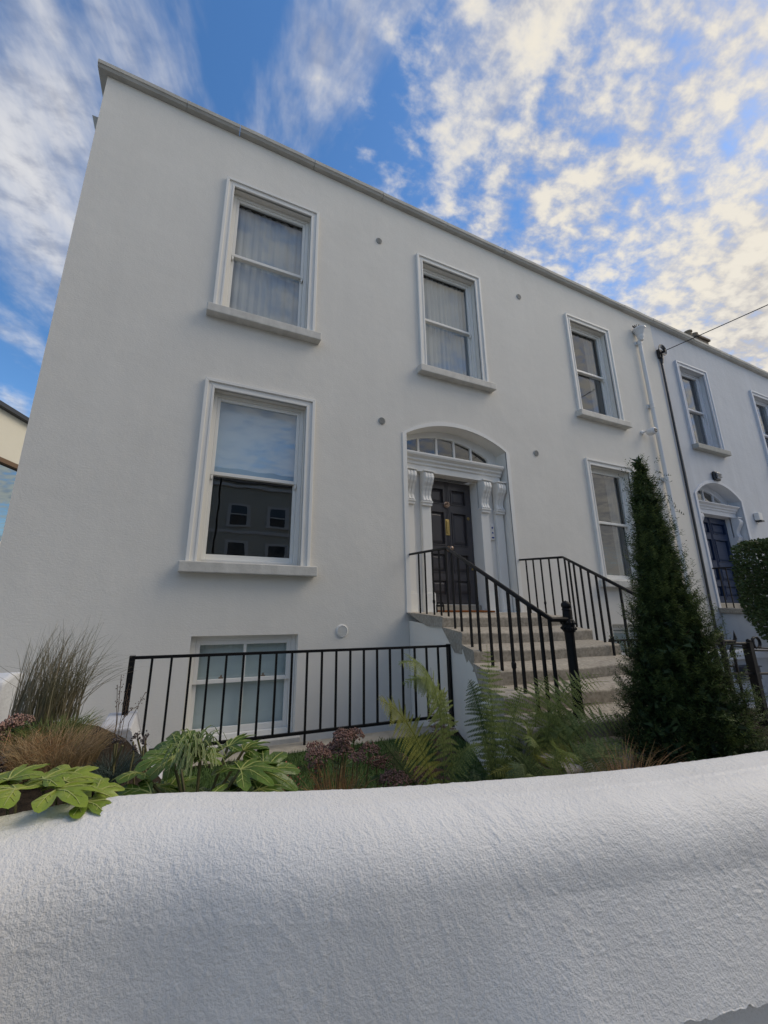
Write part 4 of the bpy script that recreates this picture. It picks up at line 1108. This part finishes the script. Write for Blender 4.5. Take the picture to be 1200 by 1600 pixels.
# orange stake-like stem
mb = MB(); mb.tube([(-.70, -3.05, -.76), (-.69, -3.05, -.55), (-.675, -3.05, -.40), (-.69, -3.05, -.33)], .0035, 5); mb.tube([(-.675, -3.05, -.42), (-.65, -3.05, -.38)], .002, 4); mb.tube([(-.683, -3.05, -.47), (-.71, -3.05, -.42)], .002, 4)
tag(mb.build('bare_stem', mat('orange_stem', (.26, .15, .05), .6)), 'single bare orange brown stem at the left edge of the bed', 'plant')

# big-leaved plant at the wall
def big_leaf(c, az, tilt, size, m, parent, lobes=7, roll=0.):
    """palmate lobed leaf with raised pale veins; stalk end at c"""
    n = lobes; out = []; spans = 200
    outline = []
    for i in range(n*8+1):
        t = i/(n*8); a = -2.35+4.7*t
        ph = (t*n) % 1.0
        lobe = abs(sin(pi*ph))**.6
        r = size*(.52+.48*lobe)*(.62+.38*cos(a*.62))*(1+.05*rng.normal()*.4)
        outline.append((r*cos(a), r*sin(a)))
    def surf(x, y):
        rr = sqrt(x*x+y*y)/size; a = atan2(y, x)
        return size*(.16*rr-.42*rr**2.2+.05*sin((a+2.35)/4.7*2*pi*n)*rr)+.004*noise.noise((x*30+c[0]*9, y*30, c[1]*7))
    R = Matrix.Translation(Vector(c)) @ Matrix.Rotation(az, 4, 'Z') @ Matrix.Rotation(-tilt, 4, 'Y') @ Matrix.Rotation(roll, 4, 'X')
    mb = MB(); rings = 6; k = len(outline)
    mb.v.append(tuple(R @ Vector((0, 0, 0))))
    for q in range(1, rings+1):
        f = q/rings
        for (x, y) in outline: mb.v.append(tuple(R @ Vector((x*f, y*f, surf(x*f, y*f)))))
    for i in range(k-1): mb.f.append((0, 1+i, 2+i))
    for q in range(rings-1):
        for i in range(k-1): mb.f.append((1+q*k+i, 1+(q+1)*k+i, 1+(q+1)*k+i+1, 1+q*k+i+1))
    o = mb.build('leaf', m, parent, smooth=True, fix=False)
    vb = MB()
    for l in range(n):
        a = -2.35+4.7*(l+.5)/n; r = size*(.62+.38*cos(a*.62))*.93
        pts = [R @ Vector((r*t*cos(a), r*t*sin(a), surf(r*t*cos(a), r*t*sin(a))+.0012)) for t in [i/6 for i in range(7)]]
        vb.tube(pts, .0016, 4, rr=[.0022*(1-.7*i/6) for i in range(7)])
        for s in (-1, 1):
            for t in (.35, .6):
                p = (r*t*cos(a), r*t*sin(a)); e = (r*(t+.2)*cos(a+s*.22), r*(t+.2)*sin(a+s*.22))
                vb.tube([R @ Vector((p[0], p[1], surf(*p)+.001)), R @ Vector((e[0], e[1], surf(*e)+.001))], .0007, 3)
    vb.build('vein', VEIN, o, fix=False)
    return o
bp_ = thing('large_leaf_plant', 'glossy lobed green leaves around a striped strap leaved tuft, on the wall', 'plant')
spec = [(.02, -3.50, -.485, 2.6, .25, .16), (.10, -3.56, -.47, 1.5, .2, .15), (.22, -3.62, -.50, .4, .1, .17), (.27, -3.66, -.545, -.3, -.1, .17), (.12, -3.68, -.545, -1.2, -.2, .14), (-.03, -3.62, -.53, -2.4, -.1, .15),
        (.19, -3.5, -.47, .9, .3, .14), (-.06, -3.52, -.51, 2.9, .1, .14), (.30, -3.58, -.53, .1, .05, .15), (.36, -3.7, -.60, -.4, -.1, .13), (.03, -3.40, -.48, 1.9, .4, .15), (.25, -3.46, -.50, .9, .2, .15), (-.10, -3.60, -.56, -2.9, -.1, .12)]
spec += [(rng.uniform(-.1, .34), rng.uniform(-3.62, -3.42), -.60+rng.normal(0, .02), rng.uniform(-3, 3), .1, .13) for i in range(9)]
for (x, y, z, az, ti, s_) in spec: big_leaf((x, y, z-.028), az, ti, s_*.80*rng.uniform(.75, 1.2), BIGL, bp_, 7 if rng.random() < .6 else 5, rng.normal(0, .25))
st = MB()
for (x, y, z, az, ti, s_) in spec: st.tube([(.10, -3.55, -.95), (.5*(x+.1), .5*(y-3.55), -.62), (x, y, z-.028)], .005, 5)
st.build('stem', STEM, bp_)
mb = MB(); mv = MB()
for i in range(85):
    a = rng.uniform(0, 6.28); l = rng.uniform(.05, .12); c = (.075+rng.normal(0, .014), -3.60+rng.normal(0, .014), -.49)
    h = rng.uniform(.03, .085); pts = [(c[0]+l*t*cos(a), c[1]+l*t*sin(a), c[2]+h*sin(pi*.62*t)*1.2-.05*t**3) for t in [k/6 for k in range(7)]]
    strip(mb, pts, .010, .003, Vector((0, 0, 1)))
    for s in (-1, 1):
        off = Vector((-sin(a), cos(a), 0))*s*.0046
        strip(mv, [Vector(p)+off*(1-.7*k/6)+Vector((0, 0, .001)) for k, p in enumerate(pts)], .0017, .0008, Vector((0, 0, 1)))
stuff(mb.build('strap_leaves', VARIG, bp_, fix=False)); stuff(mv.build('cream_leaf_edges', VARIE, bp_, fix=False))
b2 = thing('yellow_leaf_plant', 'yellowish green big veined leaves drooping over the wall top at far left', 'plant')
spec = [(-.32, -3.765, -.425, 2.9, .12, .13), (-.24, -3.755, -.44, .1, .05, .12), (-.17, -3.775, -.468, .1, -.1, .09), (-.40, -3.77, -.42, 2.2, .1, .13), (-.28, -3.71, -.43, 1.0, .15, .12), (-.47, -3.78, -.43, 2.8, .05, .12), (-.36, -3.68, -.43, 1.7, .2, .12), (-.16, -3.72, -.47, .6, .0, .10), (-.42, -3.64, -.45, 2.0, .2, .12), (-.25, -3.62, -.47, 1.1, .2, .12)]
for (x, y, z, az, ti, s_) in spec: big_leaf((x, y, z-.022), az, ti*.7, s_*.86*rng.uniform(.85, 1.15), BIGY, b2, 5, rng.normal(0, .2))
st = MB()
for (x, y, z, az, ti, s_) in spec: st.tube([(x, y+.10, -.75), (x, y+.03, z-.07), (x, y+.004, z-.026)], .003, 5)
st.build('stem', STEM, b2)

# heuchera with coral flowers and rust grass
hc = thing('heuchera', 'dark red heuchera leaves with coral flower spikes beside rusty grass', 'plant')
mb = MB(); mf = MB(); ml = MB()
for i in range(9):
    x, y = .64+rng.normal(0, .08), -2.85+rng.normal(0, .06); zt = -.86+rng.normal(0, .06)
    mb.tube([(x, y, -1.2), (x+rng.normal(0, .02), y, zt)], .002, 4)
    for k in range(26):
        t = rng.uniform(0, 1); px, py, pz = x+rng.normal(0, .013), y+rng.normal(0, .013), zt-.13*t; s = .006; mf.add([(px, py, pz+s), (px+s, py, pz), (px, py+s, pz), (px-s, py-s, pz)], [(0, 1, 2), (0, 2, 3), (0, 3, 1), (1, 3, 2)])
for i in range(60):
    a = rng.uniform(0, 6.28); r = rng.uniform(.02, .14); p = Vector((.62+r*cos(a), -2.98+.7*r*sin(a), -1.06+rng.normal(0, .035))); d = Vector((cos(a), sin(a), .2)); s = d.cross(Vector((0, 0, 1))).normalized()*.03; l = .06
    ml.add([p, p+d*l*.4+s, p+d*l*.9+s*.6, p+d*l, p+d*l*.9-s*.6, p+d*l*.4-s], [(0, 1, 2, 3), (0, 3, 4, 5)])
mb.build('stem', STEM, hc, fix=False); stuff(mf.build('flower_spikes', PINKF, hc, fix=False)); stuff(ml.build('leaves', REDL, hc, fix=False))
clump('rust_grass', (.80, -2.98, -1.15), 280, .07, .46, .15, .0045, RUSTG, 'rust brown arching grass tuft between heuchera and sedum', curl=1.0)
clump('rust_grass', (.68, -3.10, -1.10), 170, .06, .30, .13, .004, RUSTG, 'short rust brown grass tuft close behind the garden wall', curl=1.0)
clump('brown_sedge', (2.02, -3.62, -.98), 230, .07, .42, .22, .0035, RUSTG, 'brown arching sedge in front of the conical yew', bias=(.25, 0))
clump('brown_sedge', (1.78, -3.5, -1.0), 150, .08, .34, .2, .0035, GOLDG, 'straw coloured arching sedge between fern and yew', bias=(.1, 0))

# lawn
xs = np.linspace(.0, 2.5, 26); ys = np.linspace(-2.9, -1.57, 14); mb = MB(); v = []; f = []
for y in ys:
    for x in xs: v.append((x, y, -1.242+.01*noise.noise((x*3, y*3, 2))))
for j in range(len(ys)-1):
    for i in range(len(xs)-1): f.append((j*26+i, j*26+i+1, (j+1)*26+i+1, (j+1)*26+i))
mb.add(v, f)
for i in range(26000):
    x, y = rng.uniform(0, 2.5), rng.uniform(-2.9, -1.575); h = rng.uniform(.018, .04); a = rng.uniform(0, 6.28); w = .0028
    b = len(mb.v); lx, ly = .012*cos(a), .012*sin(a); mb.v += [(x-w*sin(a), y+w*cos(a), -1.243), (x+w*sin(a), y-w*cos(a), -1.243), (x+lx, y+ly, -1.243+h)]; mb.f.append((b, b+1, b+2))
stuff(mb.build('lawn', TURF, fix=False))

# ferns
def fern(label, fronds, extra=3):
    r = thing('fern', label, 'fern')
    for (p0, p1, p2, w, m, dr_) in fronds: frond(p0, p1, p2, w*1.2, m, r, npin=int(17+40*w*2.2), droop=dr_*.7)
    x, y, z = fronds[0][0]
    for i in range(extra):
        a = rng.uniform(0, 6.28); l = rng.uniform(.16, .38); h = rng.uniform(.22, .52)
        p0 = (x+rng.normal(0, .03), y+rng.normal(0, .03), z); p1 = (x+.35*l*cos(a), y+.3*l*sin(a), z+h); p2 = (x+1.3*l*cos(a)+.05, y+.55*l*sin(a), z+h*rng.uniform(.35, .85))
        frond(p0, p1, p2, rng.uniform(.055, .085), (FERNM, FERND, FERNM, FERNY)[i % 4], r, npin=24, droop=.5)
    return r
B1 = (1.36, -3.08, -1.12)
fern('fern with long yellow green fronds arching left across the low railing', [
    (B1, (1.20, -3.1, -.56), (.955, -3.12, -.49), .115, FERNY, .9),
    (B1, (1.44, -3.05, -.22), (1.06, -3.15, -.33), .125, FERNM, .9),
    ((1.40, -3.08, -1.1), (1.52, -3.04, -.30), (1.17, -3.0, -.46), .12, FERNM, .9),
    (B1, (1.15, -3.0, -.85), (1.05, -2.95, -.72), .07, FERND, .5),
    (B1, (1.2, -3.15, -.95), (1.02, -3.2, -.92), .06, FERND, .4),
    (B1, (1.40, -2.95, -.66), (1.43, -2.9, -.40), .035, FERNB, .5),
    (B1, (1.46, -2.95, -.72), (1.52, -2.9, -.52), .06, FERNB, .7),
    ((1.42, -3.1, -1.12), (1.3, -3.2, -.9), (1.22, -3.3, -.86), .07, FERND, .4)], 1)
B2 = (1.68, -3.12, -1.12)
fern('upright fern with curling tip in front of the granite steps', [
    (B2, (1.70, -3.1, -.62), (1.655, -3.14, -.25), .095, FERNM, .5),
    (B2, (1.66, -3.05, -.55), (1.56, -3.08, -.44), .08, FERND, .6),
    (B2, (1.78, -3.15, -.62), (1.86, -3.18, -.47), .085, FERNM, .8),
    (B2, (1.58, -3.2, -.80), (1.50, -3.22, -.66), .07, FERND, .7),
    (B2, (1.74, -3.25, -.9), (1.82, -3.3, -.80), .06, FERNY, .5),
    (B2, (1.64, -3.3, -.95), (1.60, -3.36, -.87), .06, FERNY, .5),
    (B2, (1.76, -3.0, -.72), (1.80, -2.98, -.62), .07, FERND, .7),
    (B2, (1.55, -3.1, -.98), (1.42, -3.2, -.92), .06, FERND, .5)])
B3 = (1.95, -3.16, -1.08)
fern('bushy fern with dense fronds arching right towards the yew', [
    (B3, (2.02, -3.12, -.45), (2.62, -3.16, -.50), .10, FERNM, 1.0),
    (B3, (2.06, -3.14, -.52), (2.56, -3.2, -.62), .10, FERNM, 1.0),
    (B3, (2.0, -3.18, -.56), (2.46, -3.24, -.74), .10, FERNM, 1.0),
    (B3, (1.96, -3.10, -.50), (2.30, -3.0, -.46), .09, FERNM, .9),
    (B3, (2.1, -3.2, -.70), (2.46, -3.3, -.88), .085, FERNY, .9),
    (B3, (1.9, -3.2, -.66), (1.74, -3.26, -.62), .08, FERNM, .9),
    (B3, (1.92, -3.3, -.76), (1.80, -3.4, -.78), .075, FERNY, .8),
    (B3, (2.0, -3.3, -.80), (2.14, -3.4, -.86), .075, FERNM, .8),
    (B3, (1.88, -3.05, -.76), (1.78, -3.0, -.70), .08, FERND, .8),
    (B3, (2.08, -3.3, -.80), (2.3, -3.38, -.90), .075, FERNM, .8),
    (B3, (1.96, -3.32, -.9), (2.02, -3.44, -.86), .06, FERNY, .6),
    (B3, (2.0, -3.16, -.40), (2.50, -3.22, -.44), .095, FERNM, 1.0),
    (B3, (2.10, -3.24, -.52), (2.60, -3.34, -.68), .095, FERNM, 1.0),
    (B3, (2.14, -3.3, -.62), (2.55, -3.42, -.82), .09, FERNM, 1.0),
    (B3, (2.06, -3.36, -.66), (2.36, -3.5, -.80), .085, FERNM, 1.0),
    (B3, (1.98, -3.38, -.70), (2.16, -3.56, -.78), .08, FERNM, .9),
    (B3, (1.9, -3.34, -.68), (1.86, -3.5, -.74), .08, FERNM, .9),
    (B3, (2.2, -3.2, -.72), (2.66, -3.26, -.92), .085, FERNY, .9),
    (B3, (1.86, -3.2, -.60), (1.70, -3.36, -.72), .08, FERNM, .9)], 8)
B4 = (1.72, -3.44, -1.05)
fern('low dark fern tucked behind the garden wall below the steps', [
    (B4, (1.6, -3.5, -.84), (1.44, -3.52, -.80), .06, FERND, .5), (B4, (1.66, -3.42, -.80), (1.55, -3.40, -.70), .06, FERND, .5), (B4, (1.76, -3.42, -.80), (1.80, -3.42, -.70), .06, FERNM, .5), (B4, (1.84, -3.46, -.85), (1.98, -3.5, -.82), .06, FERND, .5), (B4, (1.56, -3.4, -.9), (1.34, -3.4, -.84), .06, FERND, .5)])

# leafy ground layer between the plants (countless small leaves)
mb = MB()
for i in range(3800):
    x = rng.uniform(1.0, 2.5); y = rng.uniform(-3.7, -2.75); zb = -1.12+.12*rng.random()+.10*max(0, (-y-3.1)); a = rng.uniform(0, 6.28); d = Vector((cos(a), sin(a), rng.uniform(-.2, .6))); s = d.cross(Vector((0, 0, 1))).normalized()*.008; p = Vector((x, y, zb)); l = .035
    mb.add([p, p+d*l*.5+s, p+d*l, p+d*l*.5-s], [(0, 1, 2, 3)])
stuff(mb.build('ground_cover', FERND, fix=False))

# conical yew
def yew():
    root = thing('yew_tree', 'tall dark green conical yew beside the granite steps', 'tree')
    cx, cy = 2.80, -3.46; zb, zt = -1.0, .95
    prof = [(-1.0, .41), (-.85, .39), (-.6, .30), (-.25, .215), (.05, .145), (.36, .095), (.64, .06), (.85, .03), (.95, .01)]
    def R(z):
        for (a, r), (b, s) in zip(prof[:-1], prof[1:]):
            if a <= z <= b: return r+(s-r)*(z-a)/(b-a)
        return .01
    tr = MB(); tr.tube([(cx, cy, zb-.1), (cx, cy, -.3), (cx+.01, cy, .3), (cx, cy, .88)], .03, 7, rr=[.045, .035, .02, .006]); 
    for i in range(46):
        a = rng.uniform(0, 6.28); z = rng.uniform(zb, .7); r = R(z)*.85; tr.tube([(cx, cy, z), (cx+r*.6*cos(a), cy+r*.6*sin(a), z+r*.25), (cx+r*cos(a), cy+r*sin(a), z+r*.55)], .006, 4, rr=[.009, .005, .002])
    tr.build('trunk', BARK, root)
    V = []; Fq = []; V2 = []; F2 = []
    def shoot(p, d, l, V=V, Fq=Fq):
        side = d.cross(Vector((0, 0, 1)));
        if side.length < .1: side = Vector((1, 0, 0))
        side.normalize(); nn = int(l/.0055); up = side.cross(d)
        rot = rng.uniform(0, 6.28)
        for j in range(nn):
            u = j/nn; c = p+d*(l*u)+Vector((0, 0, .03*u*u)); nl = .026*(1-.45*u)
            s = (-1 if j % 2 else 1)
            dirn = (side*s*cos(.5*rng.normal())+up*rng.normal(0, .45)+d*.55).normalized(); w = dirn.cross(up).normalized()*.0030
            o = len(V); V.extend([tuple(c-w), tuple(c+w), tuple(c+dirn*nl)]); Fq.append((o, o+1, o+2))
    # plumes: side branches rising to the surface, each feathered with shoots
    for i in range(680):
        z = zb+(zt-zb)*(1-(1-rng.random())**.66); a = rng.uniform(0, 6.28); up_ = max(0., min(1., (z+.15)/.6))
        tilt = rng.normal(.55, .22)+.45*up_
        d = Vector((cos(a), sin(a), tilt)).normalized(); reach = R(z)*rng.choice([rng.uniform(.80, 1.02), rng.uniform(.95, 1.22)], p=[.6, .4])+.012
        tip = Vector((cx+reach*cos(a), cy+reach*sin(a), z)); L = rng.uniform(.12, .24)*(1-.25*up_); k = int(25*L/.2)
        side = d.cross(Vector((0, 0, 1))).normalized(); upv = side.cross(d)
        for j in range(k):
            u = rng.random()**.8; w = (1-u)*.055+.010
            p = tip-d*(L*(1-u))+side*rng.normal(0, w)+upv*rng.normal(0, w*.5)-Vector((0, 0, .03*(1-u)))
            dd = (d+side*rng.normal(0, .35)+upv*rng.normal(0, .3)).normalized(); l = rng.uniform(.035, .075)
            if u > .72 and rng.random() < .6: shoot(p, dd, l, V2, F2)
            else: shoot(p-dd*l*.4, dd, l)
    for i in range(9000):     # inner leafage
        z = zb+(zt-zb)*(1-(1-rng.random())**.62); a = rng.uniform(0, 6.28); rr = R(z)*.80*sqrt(rng.random()); p = Vector((cx+rr*cos(a), cy+rr*sin(a), z)); d = Vector(rng.normal(size=3)).normalized(); w = Vector(rng.normal(size=3)).cross(d).normalized()*.014; o = len(V)
        V.extend([tuple(p-w), tuple(p+w), tuple(p+d*.05)]); Fq.append((o, o+1, o+2))
    for i in range(26):       # longer unclipped shoots near the top
        z = rng.uniform(.0, .85); a = rng.uniform(0, 6.28); r = R(z)*.9; d = Vector((cos(a), sin(a), rng.uniform(.3, .9))).normalized(); shoot(Vector((cx+r*cos(a), cy+r*sin(a), z)), d, rng.uniform(.07, .13))
    for i in range(4): shoot(Vector((cx+.0, cy, .83)), Vector((rng.normal(0, .12), rng.normal(0, .12), 1)).normalized(), .12)
    mb = MB(); mb.v = V; mb.f = Fq; stuff(mb.build('crown', YEWM, root, fix=False))
    mb = MB(); mb.v = V2; mb.f = F2; stuff(mb.build('young_shoots', leafmat('yew_tips', (.10, .14, .045), .5, .25), root, fix=False))
yew()

# clipped hedge ball at the right edge
hd = thing('clipped_hedge', 'dark clipped evergreen hedge at the right edge in front of the blue door', 'hedge')
mb = MB()
HC = Vector((9.2, -2.0, .16))
def hr(d):
    # rounded box with an undercut foot
    k = (abs(d.x)**7+abs(d.y)**7+abs(d.z)**7)**(1/7)
    r = 1/k; return r
for i in range(34000):
    d = Vector(rng.normal(size=3)); d.normalize(); r = hr(d); p = Vector((d.x*r*1.02, d.y*r*.5, d.z*r*.84))
    if p.z < -.3: p.x += .45*(-.3-p.z)*(1 if p.x < 0 else -1); p.y *= 1+.5*(p.z+.3)
    p *= 1+.03*noise.noise(p*3)+.05*noise.noise(p*9)-.16*rng.random()**2
    p += HC; a = rng.normal(size=3); dd = (d+Vector(a)*.7).normalized(); s = dd.cross(Vector(rng.normal(size=3))).normalized()*.016; l = rng.uniform(.035, .055)
    mb.add([p, p+dd*l*.5+s, p+dd*l, p+dd*l*.5-s], [(0, 1, 2, 3)])
stuff(mb.build('foliage', HEDGEM, hd, fix=False))
mb = MB(); mb.tube([(9.2, -2.0, -1.35), (9.2, -2.0, .5)], .08, 8)
for i in range(24):
    a = rng.uniform(0, 6.28); mb.tube([(9.2, -2.0, rng.uniform(-.4, .3)), (9.2+.8*cos(a), -2.0+.5*sin(a), rng.uniform(-.3, .7))], .02, 4)
mb.build('trunk', BARK, hd)
# small creeping plant at the foot of the yew, right
mb = MB()
for i in range(700):
    p = Vector((3.25+abs(rng.normal(0, .13)), -3.55+rng.normal(0, .12), -.98+.12*rng.random())); a = rng.uniform(0, 6.28); d = Vector((cos(a), sin(a), .4)); s = d.cross(Vector((0, 0, 1))).normalized()*.012; l = .04
    mb.add([p, p+d*l*.5+s, p+d*l, p+d*l*.5-s], [(0, 1, 2, 3)])
tag(mb.build('creeper', FERND, fix=False), 'small dark creeping plant at the right foot of the yew', 'plant')

GROUPS = {'fern': 'ferns in the garden bed', 'stair_railing': 'railings either side of the granite steps', 'area_railing': 'low railings in front of the basement windows',
          'golden_grass': 'mounds of fine straw coloured grass', 'rust_grass': 'rusty grass tufts', 'brown_sedge': 'brown sedges near the yew'}
for o in list(COL.objects):
    k = o.name.split('.')[0]
    if o.parent is None and k in GROUPS: o['group'] = GROUPS[k]
